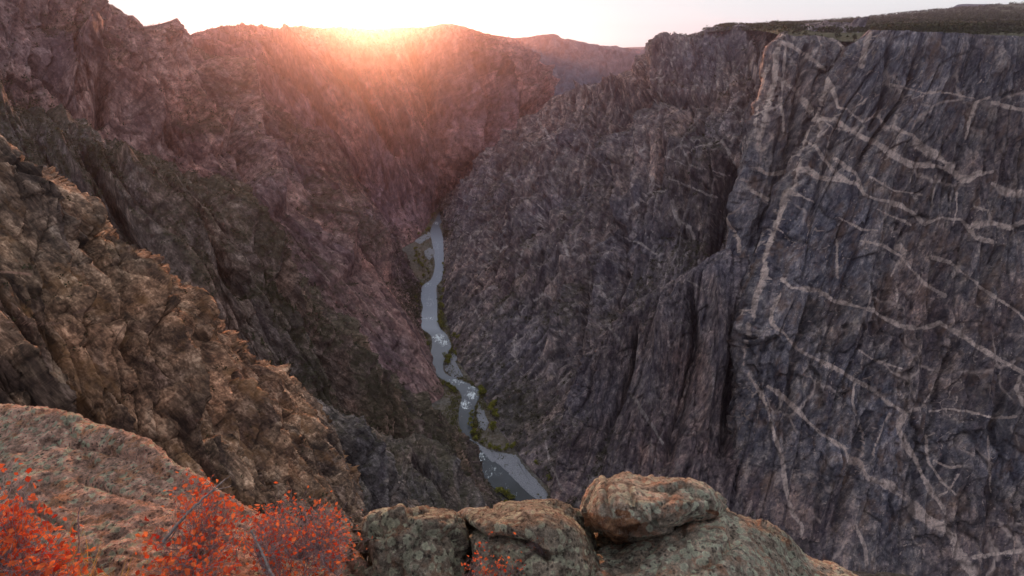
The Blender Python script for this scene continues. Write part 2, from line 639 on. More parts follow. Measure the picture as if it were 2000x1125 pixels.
    fn = np.cross(Vd[mid[1]] - Vd[mid[0]], Vd[mid[3]] - Vd[mid[0]])
    if (fn * Nn[mid[0]]).sum() < 0:
        Fq = Fq[:, ::-1]
    o = mesh_np(name, Vd, Fq, mat, True, {'vein': np.maximum(vein, hairl), 'veg': veg, 'crack': crack, 'tone': tone})
    o['kind'] = kind
    if kind != 'structure':
        del o['kind']
    if label:
        o['label'] = label
    if cat:
        o['category'] = cat
    SURF[name + str(seed)] = (Vd, NN.reshape(-1, 3), x2, y2, veg, up)
    return o


def C(*cols):
    return [list(c) for c in cols]


def F(px, py):
    return (px, py, DZ(py))


# ================================================================== ROCK MATERIALS
M_PAINT = rock_mat('painted_gneiss', [(0.056, 0.055, 0.067), (0.112, 0.106, 0.118), (0.185, 0.165, 0.165), (0.33, 0.285, 0.260)], 9.0,
                   aniso=(1, 1, 0.45), rot=(0, -0.2, 0), vein=(0.86, 0.68, 0.60), thin=0.7, bumpk=1.0, warm=(0.24, 0.15, 0.11))
M_RIGHT = rock_mat('grey_gneiss', [(0.059, 0.055, 0.067), (0.118, 0.103, 0.113), (0.190, 0.163, 0.163), (0.34, 0.29, 0.27)], 12.0,
                   aniso=(1, 1, 0.35), rot=(0, -0.12, 0), vein=(0.72, 0.62, 0.60), thin=0.6, bumpk=1.0)
M_RIGHT_LOW = rock_mat('dark_schist', [(0.050, 0.045, 0.056), (0.100, 0.086, 0.095), (0.160, 0.135, 0.138), (0.28, 0.24, 0.23)], 8.0,
                       aniso=(1, 1, 0.33), rot=(0, -0.2, 0), vein=(0.42, 0.36, 0.34), thin=0.5, bumpk=1.0)
M_LEFT_FAR = rock_mat('granite_haze_tint', [(0.095, 0.060, 0.060), (0.165, 0.108, 0.105), (0.245, 0.165, 0.155), (0.38, 0.27, 0.25)], 13.0,  # pinkish granite, reddened further to carry the haze and flare tint
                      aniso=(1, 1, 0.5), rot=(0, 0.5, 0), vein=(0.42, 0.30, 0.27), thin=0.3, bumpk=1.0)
M_BACK = rock_mat('granite_glow_tint', [(0.11, 0.060, 0.062), (0.18, 0.105, 0.105), (0.25, 0.15, 0.15), (0.35, 0.22, 0.215)], 18.0,  # pink rock; its extra red stands in for sun glow and haze
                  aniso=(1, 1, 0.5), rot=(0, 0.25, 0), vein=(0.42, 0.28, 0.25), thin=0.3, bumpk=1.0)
M_FAR = rock_mat('distant_rock_haze_blue', [(0.04, 0.045, 0.06), (0.06, 0.068, 0.09), (0.08, 0.09, 0.115), (0.12, 0.125, 0.15)], 40.0, thin=0, bumpk=0.6)  # blue of distance haze mixed into the rock colour itself
M_SPUR = rock_mat('brown_schist', [(0.045, 0.036, 0.030), (0.085, 0.066, 0.056), (0.145, 0.113, 0.097), (0.27, 0.215, 0.185)], 6.0,
                  aniso=(1, 1, 0.55), rot=(0, 0.65, 0), vein=(0.36, 0.29, 0.25), thin=0.2, bumpk=1.0)
M_NEAR = rock_mat('ochre_gneiss', [(0.040, 0.030, 0.024), (0.085, 0.058, 0.041), (0.185, 0.128, 0.088), (0.38, 0.28, 0.20)], 2.8,
                  aniso=(1, 1, 0.22), rot=(0, 0.5, 0), vein=(0.42, 0.25, 0.18), thin=0.2, contrast=1.3, bumpk=0.5, warm=(0.30, 0.155, 0.07), veg=(0.06, 0.055, 0.025))
M_NEARGREY = rock_mat('grey_slab_rock', [(0.035, 0.030, 0.027), (0.080, 0.067, 0.058), (0.135, 0.113, 0.098), (0.25, 0.21, 0.18)], 3.0,
                      aniso=(1, 1, 0.35), rot=(0, 0.65, 0), thin=0.1, bumpk=0.9)

# ================================================================== FAR LAND
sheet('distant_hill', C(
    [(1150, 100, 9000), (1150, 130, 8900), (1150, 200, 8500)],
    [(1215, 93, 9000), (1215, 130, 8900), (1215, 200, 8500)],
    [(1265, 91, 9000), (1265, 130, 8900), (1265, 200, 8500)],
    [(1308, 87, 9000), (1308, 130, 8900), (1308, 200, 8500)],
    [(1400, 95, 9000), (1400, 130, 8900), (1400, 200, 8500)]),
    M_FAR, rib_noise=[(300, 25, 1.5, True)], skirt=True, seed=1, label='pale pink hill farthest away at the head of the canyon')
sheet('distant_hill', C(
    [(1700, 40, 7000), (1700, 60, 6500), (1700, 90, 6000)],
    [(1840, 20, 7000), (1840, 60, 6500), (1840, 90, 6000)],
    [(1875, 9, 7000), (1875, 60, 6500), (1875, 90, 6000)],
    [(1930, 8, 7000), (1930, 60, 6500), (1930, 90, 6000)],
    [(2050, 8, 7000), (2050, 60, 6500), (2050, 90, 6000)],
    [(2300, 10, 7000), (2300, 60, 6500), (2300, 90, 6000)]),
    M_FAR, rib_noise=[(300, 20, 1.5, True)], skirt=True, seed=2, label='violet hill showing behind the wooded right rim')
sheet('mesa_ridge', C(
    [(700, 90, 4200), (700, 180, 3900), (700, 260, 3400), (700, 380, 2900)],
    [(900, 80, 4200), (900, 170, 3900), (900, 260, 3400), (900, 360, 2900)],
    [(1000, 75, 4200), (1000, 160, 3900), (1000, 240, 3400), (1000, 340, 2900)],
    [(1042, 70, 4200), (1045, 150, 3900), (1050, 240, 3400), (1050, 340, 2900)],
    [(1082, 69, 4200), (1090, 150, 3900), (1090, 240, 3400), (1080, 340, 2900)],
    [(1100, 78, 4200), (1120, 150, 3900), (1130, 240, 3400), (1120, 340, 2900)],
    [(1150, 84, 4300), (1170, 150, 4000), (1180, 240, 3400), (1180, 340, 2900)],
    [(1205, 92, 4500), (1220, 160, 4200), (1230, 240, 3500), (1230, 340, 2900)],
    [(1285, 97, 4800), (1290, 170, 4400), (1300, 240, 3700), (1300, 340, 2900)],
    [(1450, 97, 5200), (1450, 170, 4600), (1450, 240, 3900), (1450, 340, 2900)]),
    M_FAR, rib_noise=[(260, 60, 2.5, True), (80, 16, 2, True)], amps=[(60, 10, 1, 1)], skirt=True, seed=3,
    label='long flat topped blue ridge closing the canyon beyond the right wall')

# ================================================================== BACK WALL (under the sun)
backs = [
    ([(437, 131), (498, 160), (569, 220), (640, 281), (697, 355)], 12, 55),
    ([(560, 90), (620, 170), (690, 250), (740, 330), (790, 400)], 16, 60),
    ([(700, 70), (740, 170), (790, 260), (820, 330)], 16, 50),
    ([(520, 110), (600, 200), (660, 290)], 12, -40), ([(640, 130), (720, 240), (780, 330)], 10, -45),
    ([(860, 70), (880, 160), (900, 240), (880, 330)], 16, 55),
    ([(930, 100), (960, 180), (960, 260), (920, 330)], 14, 60),
    ([(800, 90), (840, 200), (860, 330)], 10, -40), ([(900, 110), (925, 200), (930, 290)], 8, -35),
    ([(1000, 110), (1020, 160), (1010, 220)], 12, 45)]
sheet('canyon_wall', C(
    [(230, 60, 1750), (280, 150, 1680), (330, 250, 1600), (390, 380, 1500), (450, 480, 1420)],
    [(345, 72, 1950), (430, 160, 1800), (520, 260, 1680), (600, 380, 1560), (680, 500, DZ(500))],
    [(400, 62, 2000), (480, 150, 1870), (570, 260, 1730), (650, 380, 1590), (730, 500, DZ(500))],
    [(440, 56, 2050), (530, 150, 1900), (620, 260, 1760), (690, 380, 1620), (765, 495, DZ(495))],
    [(500, 59, 2080), (580, 150, 1930), (660, 260, 1780), (720, 380, 1650), (790, 480, DZ(480))],
    [(600, 58, 2100), (650, 150, 1950), (710, 260, 1820), (760, 370, 1700), (815, 465, DZ(465))],
    [(730, 56, 2100), (760, 150, 2000), (800, 260, 1880), (825, 350, 1780), (842, 425, DZ(425))],
    [(825, 54, 2120), (825, 150, 2030), (840, 250, 1920), (848, 335, 1840), (856, 402, DZ(402))],
    [(862, 49, 2150), (860, 150, 2050), (860, 250, 1950), (862, 330, 1880), (864, 396, DZ(396))],
    [(905, 54, 2200), (900, 150, 2120), (890, 250, 2000), (880, 330, 1930), (873, 390, DZ(390))],
    [(945, 66, 2300), (935, 150, 2200), (925, 250, 2080), (910, 330, 2000), (893, 380, 1990)],
    [(1000, 78, 2500), (1000, 160, 2350), (985, 250, 2200), (960, 330, 2100), (930, 370, 2060)],
    [(1040, 106, 2620), (1035, 170, 2470), (1025, 240, 2320), (1010, 310, 2200), (975, 360, 2130)],
    [(1082, 158, 2700), (1078, 190, 2550), (1065, 240, 2400), (1045, 300, 2300), (1005, 350, 2200)]),
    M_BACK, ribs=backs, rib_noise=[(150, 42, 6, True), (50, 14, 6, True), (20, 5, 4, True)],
    slabs=[(34, 9, 140), (12, 2.8, 55)], amps=[(38, 6, 0.3, 1.4), (15, 2.6, 0.35, 1.4)], fine=(12, 3, 3), lean=0.05, vegk=0.55, wall_amp=2, seed=4,
    label='reddish back wall of the canyon under the setting sun')

# ================================================================== LEFT WALL (peak at top left)
lefts = [
    ([(430, 149), (459, 199), (473, 228), (515, 320), (569, 400), (620, 480), (660, 560)], 16, 42),
    ([(377, 142), (420, 192), (434, 231), (450, 300), (480, 380), (520, 450)], 16, 38),
    ([(262, 60), (300, 120), (340, 180), (380, 260), (400, 330)], 18, 35),
    ([(440, 170), (490, 270), (530, 340), (590, 440)], 9, -32), ([(340, 130), (400, 230), (430, 320), (470, 400)], 9, -32),
    ([(195, 150), (190, 250), (150, 290)], 12, -28), ([(150, 60), (170, 140), (260, 230), (290, 300)], 14, 30),
    ([(230, 130), (290, 220), (330, 300), (370, 350)], 9, -28),
    ([(80, 60), (90, 150), (130, 220)], 14, 26), ([(40, 120), (110, 240), (150, 290)], 10, -25),
    ([(540, 200), (600, 290), (660, 380), (710, 470), (760, 550)], 14, 30),
    ([(560, 290), (620, 380), (690, 490), (740, 570)], 9, -26)]
sheet('canyon_wall', C(
    [(-420, -150, 620), (-420, 60, 560), (-420, 260, 500), (-380, 450, 450), (-300, 700, 400)],
    [(-200, -110, 720), (-200, 80, 650), (-200, 240, 590), (-150, 440, 520), (0, 750, 430)],
    [(0, -75, 830), (0, 90, 760), (20, 240, 690), (70, 430, 610), (250, 780, 500)],
    [(120, -30, 900), (110, 110, 830), (130, 260, 740), (220, 440, 660), (450, 790, 540)],
    [(190, 0, 960), (190, 120, 870), (230, 270, 780), (340, 450, 700), (620, 800, 600)],
    [(240, 24, 1020), (260, 140, 920), (320, 290, 830), (440, 460, 750), (720, 790, 640)],
    [(262, 35, 1070), (300, 150, 970), (380, 300, 870), (520, 480, 790), (800, 800, 700)],
    [(277, 58, 1120), (340, 160, 1010), (430, 320, 910), (580, 490, 830), (862, 770, DZ(770))],
    [(345, 76, 1250), (400, 180, 1110), (500, 340, 990), (630, 500, 900), (850, 735, DZ(735))],
    [(430, 140, 1330), (500, 245, 1200), (590, 375, 1080), (700, 530, 980), (838, 690, DZ(690))],
    [(520, 215, 1340), (580, 310, 1240), (655, 420, 1140), (735, 550, 1040), (824, 650, DZ(650))],
    [(600, 285, 1340), (650, 370, 1260), (710, 465, 1180), (765, 560, 1100), (820, 620, DZ(620))],
    [(690, 375, 1320), (720, 430, 1270), (755, 490, 1220), (790, 550, 1160), (820, 590, DZ(590))],
    [(755, 455, 1290), (770, 485, 1260), (790, 515, 1230), (808, 545, 1200), (822, 565, DZ(565))],
    [(740, 440, 1450), (760, 470, 1420), (780, 500, 1390), (800, 525, 1330), (815, 548, 1240)]),
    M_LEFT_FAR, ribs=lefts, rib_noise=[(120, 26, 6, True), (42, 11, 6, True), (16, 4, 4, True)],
    slabs=[(28, 7.5, 120), (10, 2.4, 45)], amps=[(30, 5, 0.3, 1.4), (12, 2.2, 0.35, 1.4)], fine=(9, 2.2, 3), lean=0.06, vegk=0.75, wall_amp=1.6, seed=5,
    label='tall left canyon wall rising to a craggy peak')

# ================================================================== SECOND SPUR (dark, wooded)
sheet('rocky_spur', C(
    [(-260, 130, 480), (-260, 180, 430), (-280, 330, 370), (-280, 500, 320), (-280, 650, 280)],
    [(-90, 170, 480), (-90, 215, 430), (-100, 350, 370), (-90, 520, 320), (-60, 680, 280)],
    [(0, 200, 480), (0, 236, 430), (20, 370, 370), (60, 530, 320), (110, 700, 280)],
    [(105, 240, 475), (100, 282, 425), (130, 400, 365), (180, 560, 320), (230, 730, 280)],
    [(200, 290, 470), (195, 325, 420), (225, 440, 360), (280, 590, 320), (340, 760, 280)],
    [(275, 310, 470), (270, 345, 420), (300, 460, 360), (360, 610, 320), (430, 790, 285)],
    [(345, 345, 470), (340, 378, 420), (365, 490, 365), (430, 640, 325), (500, 820, 290)],
    [(425, 370, 465), (420, 402, 415), (440, 520, 365), (500, 670, 330), (570, 850, 295)],
    [(490, 440, 465), (484, 470, 415), (505, 580, 370), (560, 720, 335), (630, 880, 300)],
    [(555, 515, 465), (548, 545, 418), (575, 640, 378), (620, 770, 340), (690, 920, 305)],
    [(620, 590, 470), (615, 615, 425), (640, 700, 385), (690, 820, 350), (750, 960, 315)],
    [(690, 665, 475), (683, 690, 432), (710, 770, 395), (750, 870, 360), (800, 990, 325)],
    [(765, 740, 485), (758, 765, 445), (780, 835, 410), (815, 915, 375), (855, 1020, 340)],
    [(845, 805, 500), (838, 828, 465), (850, 885, 430), (875, 950, 395), (910, 1050, 355)],
    [(905, 870, 520), (897, 885, 490), (905, 930, 450), (925, 985, 415), (960, 1090, 370)],
    [(940, 930, 520), (930, 940, 500), (940, 970, 470), (960, 1010, 440), (1010, 1120, 390)],
    [(985, 985, 520), (975, 992, 505), (985, 1010, 480), (1005, 1040, 460), (1060, 1150, 400)]),
    M_SPUR, ribs=[
        ([(240, 330), (270, 400), (330, 480), (390, 560), (470, 640)], 14, 16),
        ([(330, 390), (380, 460), (430, 540), (470, 600)], 9, -14),
        ([(420, 410), (470, 490), (540, 590), (600, 700)], 12, 14),
        ([(100, 290), (160, 380), (220, 470)], 12, 14), ([(160, 330), (230, 430), (300, 530)], 9, -13),
        ([(500, 560), (560, 640), (640, 740), (700, 850)], 9, -14), ([(600, 640), (660, 730), (740, 830), (800, 920)], 12, 14)],
    rib_noise=[(60, 11, 5, True), (22, 5, 5, True), (9, 1.8, 4, True)],
    slabs=[(15, 4.0, 60), (5.5, 1.4, 24)], amps=[(16, 2.4, 0.35, 1.5), (7, 1.1, 0.4, 1.5)], fine=(5, 1.0, 3), lean=0.3, vegk=1.15, wall_amp=0.6, seed=6, ftop=1.0,
    label='dark brown scrub covered spur descending to the river')

# lower grey ridges in front of the spur
sheet('rocky_ridge', C(
    [(700, 840, 330), (690, 862, 300), (690, 950, 270), (700, 1080, 240)],
    [(780, 860, 330), (770, 878, 305), (760, 960, 275), (765, 1090, 240)],
    [(830, 865, 335), (822, 882, 310), (815, 960, 280), (815, 1100, 240)],
    [(872, 880, 335), (866, 896, 312), (865, 970, 280), (860, 1110, 240)],
    [(905, 930, 335), (898, 945, 314), (900, 1000, 285), (895, 1130, 240)],
    [(945, 980, 335), (938, 990, 312), (935, 1030, 290), (930, 1150, 240)],
    [(990, 1040, 335), (975, 1050, 312), (970, 1080, 290), (965, 1180, 240)]),
    M_NEARGREY, ribs=[([(800, 890), (850, 940), (890, 1010)], 7, -7), ([(860, 895), (900, 950), (930, 1010)], 6, 5)],
    rib_noise=[(24, 5, 5, True), (8, 1.5, 4, True)], slabs=[(9, 2.2, 34), (3.6, 0.8, 14)], amps=[(11, 1.6, 0.3, 1.5), (5, .7, 0.35, 1.5)], fine=(4, .5, 3), lean=0.25, vegk=0.7, wall_amp=0.4, seed=7, ftop=1.0,
    label='small grey rock ridge just above the lowest river bend')
sheet('rocky_ridge', C(
    [(520, 740, 230), (510, 765, 205), (500, 860, 180), (500, 1080, 150)],
    [(610, 785, 230), (600, 806, 208), (590, 900, 180), (590, 1100, 150)],
    [(665, 808, 235), (655, 826, 212), (645, 920, 185), (645, 1120, 150)],
    [(712, 840, 238), (704, 856, 216), (695, 940, 190), (690, 1130, 152)],
    [(750, 885, 238), (742, 900, 217), (732, 980, 190), (725, 1150, 155)],
    [(785, 945, 238), (777, 955, 217), (765, 1020, 192), (755, 1170, 155)],
    [(812, 1010, 238), (802, 1018, 217), (795, 1070, 195), (785, 1200, 158)],
    [(830, 1080, 238), (820, 1090, 217), (815, 1120, 198), (805, 1250, 160)]),
    M_NEARGREY, ribs=[([(620, 820), (680, 890), (720, 980), (740, 1050)], 7, -6), ([(670, 835), (720, 900), (765, 990)], 9, 5)],
    rib_noise=[(18, 3.8, 5, True), (6, 1.1, 4, True)], slabs=[(7, 1.7, 26), (2.8, 0.6, 10)], amps=[(8, 1.2, 0.3, 1.5), (3.5, .5, 0.35, 1.5)], fine=(3, .4, 3), lean=0.25, vegk=0.55, wall_amp=0.3, seed=8, ftop=1.0,
    label='pale grey ridge of bare slabs right of the ochre cliff')

# ================================================================== NEAR CLIFF (ochre slabs)
sheet('cliff', C(
    [(-360, 60, 110), (-370, 100, 92), (-400, 300, 76), (-420, 550, 62), (-420, 800, 52), (-420, 1050, 44)],
    [(-140, 190, 112), (-150, 220, 95), (-170, 400, 80), (-180, 600, 65), (-180, 820, 54), (-180, 1050, 46)],
    [(8, 288, 115), (0, 306, 98), (-20, 450, 83), (-30, 620, 68), (-30, 820, 57), (-30, 1050, 48)],
    [(72, 340, 118), (64, 356, 101), (50, 480, 86), (50, 640, 71), (50, 830, 59), (60, 1060, 50)],
    [(124, 392, 120), (116, 407, 104), (110, 520, 89), (120, 660, 74), (130, 850, 62), (150, 1070, 52)],
    [(176, 450, 122), (168, 470, 106), (165, 560, 92), (185, 690, 77), (205, 870, 64), (230, 1080, 54)],
    [(240, 500, 124), (232, 515, 108), (235, 600, 95), (255, 720, 80), (280, 890, 67), (310, 1090, 56)],
    [(298, 548, 126), (290, 563, 111), (300, 640, 98), (325, 750, 84), (350, 910, 70), (390, 1100, 58)],
    [(370, 606, 130), (362, 622, 115), (375, 690, 102), (395, 790, 89), (420, 930, 74), (460, 1110, 61)],
    [(425, 655, 132), (417, 670, 118), (430, 740, 106), (455, 830, 93), (480, 960, 78), (520, 1120, 64)],
    [(472, 700, 136), (464, 715, 122), (485, 780, 110), (510, 870, 97), (540, 990, 82), (580, 1140, 67)],
    [(532, 742, 138), (524, 755, 126), (545, 820, 114), (570, 900, 101), (600, 1010, 86), (640, 1150, 70)],
    [(592, 790, 140), (584, 803, 129), (600, 865, 118), (625, 940, 105), (650, 1040, 90), (690, 1170, 73)],
    [(640, 865, 140), (632, 878, 130), (645, 930, 120), (665, 990, 108), (690, 1070, 94), (725, 1190, 76)],
    [(678, 950, 140), (670, 960, 131), (680, 1000, 122), (695, 1050, 111), (715, 1120, 98), (750, 1220, 79)],
    [(702, 1030, 140), (694, 1038, 131), (702, 1060, 124), (715, 1100, 114), (735, 1160, 101), (770, 1260, 82)]),
    M_NEAR, ribs=[
        ([(20, 330), (60, 420), (130, 560), (200, 700)], 12, 3.2), ([(70, 370), (120, 470), (190, 610), (240, 730)], 7, -3.2),
        ([(170, 480), (220, 590), (290, 720), (350, 860)], 10, 3.0), ([(210, 530), (270, 640), (330, 760), (380, 880)], 6, -3.0),
        ([(300, 580), (370, 690), (440, 800), (500, 920)], 10, 2.8), ([(350, 640), (420, 760), (480, 870), (530, 960)], 6, -3.0),
        ([(470, 730), (540, 830), (600, 920), (650, 1010)], 9, 2.4), ([(500, 780), (570, 880), (620, 980)], 5, -2.6),
        ([(60, 620), (120, 760), (200, 860)], 8, -3.0), ([(0, 700), (80, 800), (180, 880)], 9, 2.5),
        ([(300, 800), (350, 880), (400, 960)], 6, -2.2), ([(400, 830), (450, 920), (490, 990)], 5, -2.0)],
    veins=[([(0, 530), (60, 535)], 3), ([(0, 628), (60, 632), (120, 634)], 3), ([(140, 612), (180, 605)], 4)],
    rib_noise=[(18, 2.6, 7, True), (6.5, 0.8, 7, True)], rk=2.0, joint=1.7, slabs=[(6.0, 2.8, 20), (2.6, 1.2, 10), (1.3, 0.40, 5)],
    amps=[(6, 0.9, 0.22, 1.6), (2.6, 0.30, 0.25, 1.6), (1.2, 0.09, 0.3, 1.5)], fine=(1.6, 0.04, 3), lean=0.38, vegk=0.35, wall_amp=0.12, seed=9, ftop=1.0,
    skirt=True, label='ochre and brown slabby cliff close by on the left')

# ================================================================== RIGHT SIDE
VEINS_RIGHT = [
    ([(1311, 391), (1325, 433), (1346, 444), (1357, 465)], 6), ([(1417, 426), (1442, 469), (1442, 490)], 5),
    ([(1343, 547), (1371, 565), (1400, 572)], 3), ([(1233, 768), (1251, 796), (1275, 832), (1293, 867)], 4),
    ([(1066, 860), (1073, 903), (1098, 956)], 3), ([(1112, 796), (1122, 832)], 4),
    ([(1219, 465), (1254, 476), (1286, 501), (1286, 522)], 3), ([(1148, 551), (1173, 561), (1183, 579)], 3),
    ([(1052, 398), (1059, 448)], 3), ([(1040, 590), (1060, 575), (1075, 580)], 4), ([(1050, 235), (1068, 262)], 4),
    ([(1300, 305), (1330, 320), (1380, 330), (1425, 345)], 3), ([(1340, 300), (1360, 285), (1400, 280)], 3),
    ([(1410, 275), (1425, 300), (1440, 325)], 3), ([(1230, 410), (1260, 380), (1300, 370)], 2.5),
    ([(1010, 640), (1000, 690), (1020, 720)], 4), ([(1100, 470), (1110, 500)], 3), ([(1190, 640), (1215, 670), (1230, 700)], 3),
    ([(1300, 345), (1340, 362), (1400, 385)], 2.5), ([(960, 470), (975, 490), (990, 480)], 3)]
sheet('canyon_wall', C(
    [(858, 392, 1860), (859, 400, 1840), (860, 407, 1800), (862, 416, 1770), (864, 430, DZ(430))],
    [(930, 336, 1790), (912, 370, 1740), (893, 405, 1690), (878, 440, 1640), (867, 465, DZ(465))],
    [(990, 281, 1700), (960, 335, 1640), (925, 395, 1570), (893, 450, 1500), (869, 505, DZ(505))],
    [(1040, 236, 1640), (1010, 305, 1550), (965, 385, 1450), (915, 470, 1350), (866, 550, DZ(550))],
    [(1078, 192, 1590), (1060, 275, 1470), (1015, 375, 1340), (945, 475, 1240), (868, 600, DZ(600))],
    [(1120, 174, 1540), (1105, 270, 1390), (1060, 380, 1250), (980, 500, 1130), (880, 650, DZ(650))],
    [(1180, 158, 1480), (1155, 260, 1310), (1115, 385, 1160), (1020, 530, 1020), (895, 700, DZ(700))],
    [(1240, 138, 1410), (1215, 255, 1230), (1165, 400, 1060), (1065, 580, 930), (925, 745, DZ(745))],
    [(1288, 106, 1340), (1262, 240, 1150), (1215, 410, 980), (1110, 620, 840), (952, 790, DZ(790))],
    [(1312, 86, 1300), (1300, 225, 1100), (1262, 420, 920), (1160, 670, 760), (985, 850, DZ(850))],
    [(1362, 64, 1260), (1350, 215, 1050), (1310, 425, 870), (1215, 710, 700), (1035, 910, DZ(910))],
    [(1392, 51, 1230), (1395, 210, 1000), (1365, 430, 820), (1275, 740, 650), (1095, 970, DZ(970))],
    [(1470, 50, 1180), (1460, 205, 930), (1430, 440, 780), (1340, 780, 610), (1150, 1040, DZ(1040))],
    [(1560, 49, 1120), (1540, 205, 880), (1500, 450, 740), (1410, 820, 580), (1240, 1120, DZ(1120))],
    [(1700, 45, 1050), (1640, 205, 850), (1590, 460, 720), (1500, 860, 560), (1380, 1200, DZ(1200))]),
    M_RIGHT, veins=VEINS_RIGHT, ribs=[
        ([(1207, 250), (1202, 330), (1190, 420)], 9, -34), ([(1180, 270), (1172, 330)], 6, 22), ([(1230, 270), (1222, 360), (1210, 440)], 9, 26),
        ([(1345, 205), (1338, 290)], 9, -30), ([(1290, 230), (1270, 320), (1250, 420)], 12, 24), ([(1140, 470), (1142, 560), (1140, 650), (1142, 780)], 6, -26),
        ([(1212, 440), (1219, 560), (1205, 655)], 8, -30), ([(1175, 470), (1180, 560), (1175, 640), (1165, 720)], 13, 24),
        ([(1105, 480), (1110, 570), (1090, 660), (1070, 740)], 12, 22), ([(1300, 340), (1290, 400)], 7, -18),
        ([(1440, 330), (1412, 430), (1392, 510)], 8, -34), ([(1395, 290), (1380, 380), (1355, 470)], 14, 26),
        ([(1040, 420), (1030, 500), (1000, 570)], 9, 20), ([(970, 440), (960, 520)], 6, -18), ([(1075, 380), (1070, 450), (1050, 530)], 7, -18),
        ([(1390, 60), (1330, 110), (1285, 150), (1200, 210)], 14, 14), ([(1100, 180), (1180, 190), (1260, 180)], 8, 20),
        ([(1190, 240), (1300, 200), (1400, 180)], 10, -28), ([(1410, 75), (1400, 110)], 8, 14)],
    rib_noise=[(105, 34, 5, True), (36, 13, 5, True), (14, 4, 5, True)],
    slabs=[(30, 9, 150), (11, 3.4, 60), (5, 1.1, 26)], amps=[(28, 5.5, 0.25, 1.5), (12, 2.6, 0.28, 1.5), (6, 1.0, 0.4, 1.4)], fine=(9, 2, 3), lean=-0.08, vegk=0.6, wall_amp=1.6, seed=10,
    hair=0.7, label='long grey right canyon wall running back to the far river bend')

# lower buttress standing in front of the right wall
sheet('rock_buttress', C(
    [(1160, 690, 730), (1150, 730, 700), (1120, 850, 640), (1080, 960, 560)],
    [(1145, 665, 690), (1150, 700, 660), (1115, 820, 600), (1070, 1000, DZ(1000) + 8)],
    [(1180, 650, 680), (1178, 690, 650), (1160, 840, 585), (1120, 1020, DZ(1020) + 5)],
    [(1240, 590, 690), (1235, 640, 655), (1215, 830, 575), (1170, 1050, DZ(1050))],
    [(1300, 555, 690), (1290, 620, 650), (1270, 830, 565), (1230, 1080, DZ(1080))],
    [(1345, 530, 690), (1335, 610, 640), (1325, 830, 555), (1300, 1110, DZ(1110))],
    [(1400, 495, 690), (1390, 590, 635), (1385, 830, 550), (1380, 1140, DZ(1140))],
    [(1440, 490, 690), (1435, 590, 630), (1440, 830, 545), (1450, 1170, DZ(1170))],
    [(1490, 520, 690), (1480, 620, 630), (1500, 850, 540), (1530, 1190, DZ(1190))],
    [(1560, 560, 690), (1550, 660, 630), (1580, 880, 540), (1620, 1200, DZ(1200))]),
    M_RIGHT_LOW, veins=VEINS_RIGHT + [([(1456, 675), (1471, 700), (1492, 721), (1528, 775)], 4), ([(1456, 846), (1485, 903), (1499, 945)], 2.5)],
    ribs=[([(1300, 580), (1290, 700), (1250, 820), (1220, 940)], 14, 24), ([(1345, 560), (1360, 680), (1330, 800), (1300, 920)], 8, -24),
          ([(1400, 520), (1400, 640), (1370, 800), (1340, 960)], 14, 22), ([(1240, 620), (1230, 720), (1180, 860), (1150, 960)], 8, -20),
          ([(1190, 680), (1170, 780), (1130, 900)], 10, 18), ([(1440, 600), (1420, 760), (1410, 900)], 8, -22),
          ([(1460, 760), (1440, 880), (1410, 1000)], 12, 18)],
    rib_noise=[(60, 16, 6, True), (22, 7, 6, True), (9, 2.4, 5, True)], slabs=[(17, 5.5, 90), (7, 2.2, 40), (3, 0.8, 16)], amps=[(18, 3.5, 0.25, 1.5), (8, 1.5, 0.28, 1.5), (4, 0.7, 0.4, 1.4)], fine=(6, 1.2, 3),
    lean=-0.12, vegk=0.5, wall_amp=1.0, seed=11, hair=0.55, label='dark lower buttress between the river and the veined wall')

# buttress with its own pale edge, left of the veined wall
VEINS_R2 = [([(1520, 153), (1549, 174), (1570, 192), (1584, 217)], 8), ([(1527, 83), (1549, 92), (1577, 110), (1606, 133)], 5),
            ([(1530, 70), (1515, 110), (1512, 160), (1497, 210), (1487, 270), (1480, 330)], 6), ([(1478, 327), (1499, 341), (1531, 336), (1556, 332)], 7),
            ([(1640, 85), (1650, 100), (1663, 118)], 4), ([(1450, 350), (1470, 375), (1500, 390)], 4), ([(1535, 90), (1525, 200), (1530, 260)], 3),
            ([(1500, 130), (1480, 200), (1470, 290)], 4)] + VEINS_RIGHT
sheet('rock_buttress', C(
    [(1560, 60, 1050), (1540, 200, 950), (1510, 380, 860), (1480, 560, 800)],
    [(1536, 60, 900), (1500, 200, 830), (1462, 350, 780), (1430, 560, 720)],
    [(1528, 66, 810), (1506, 180, 770), (1468, 350, 720), (1425, 560, 670)],
    [(1545, 70, 790), (1530, 180, 750), (1500, 350, 705), (1465, 560, 655)],
    [(1600, 72, 790), (1585, 180, 755), (1550, 350, 710), (1520, 560, 660)],
    [(1640, 80, 810), (1640, 190, 780), (1620, 350, 740), (1590, 560, 700)],
    [(1720, 72, 820), (1720, 190, 790), (1700, 350, 760), (1680, 560, 730)]),
    M_PAINT, veins=VEINS_R2, ribs=[([(1505, 200), (1480, 330), (1450, 450)], 5, 12), ([(1570, 90), (1555, 200), (1530, 320)], 6, -12),
                                             ([(1620, 120), (1600, 180)], 6, -14)],
    rib_noise=[(50, 12, 6, True), (18, 5, 5, True), (7, 1.5, 5, True)], slabs=[(14, 3.5, 90), (6, 1.5, 40)], amps=[(16, 2.8, 0.25, 1.4), (7, 1.4, 0.28, 1.4)], fine=(6, 1, 3), lean=-0.1, vegk=0.3, seed=12,
    label='narrow buttress with a pale edge left of the veined wall')

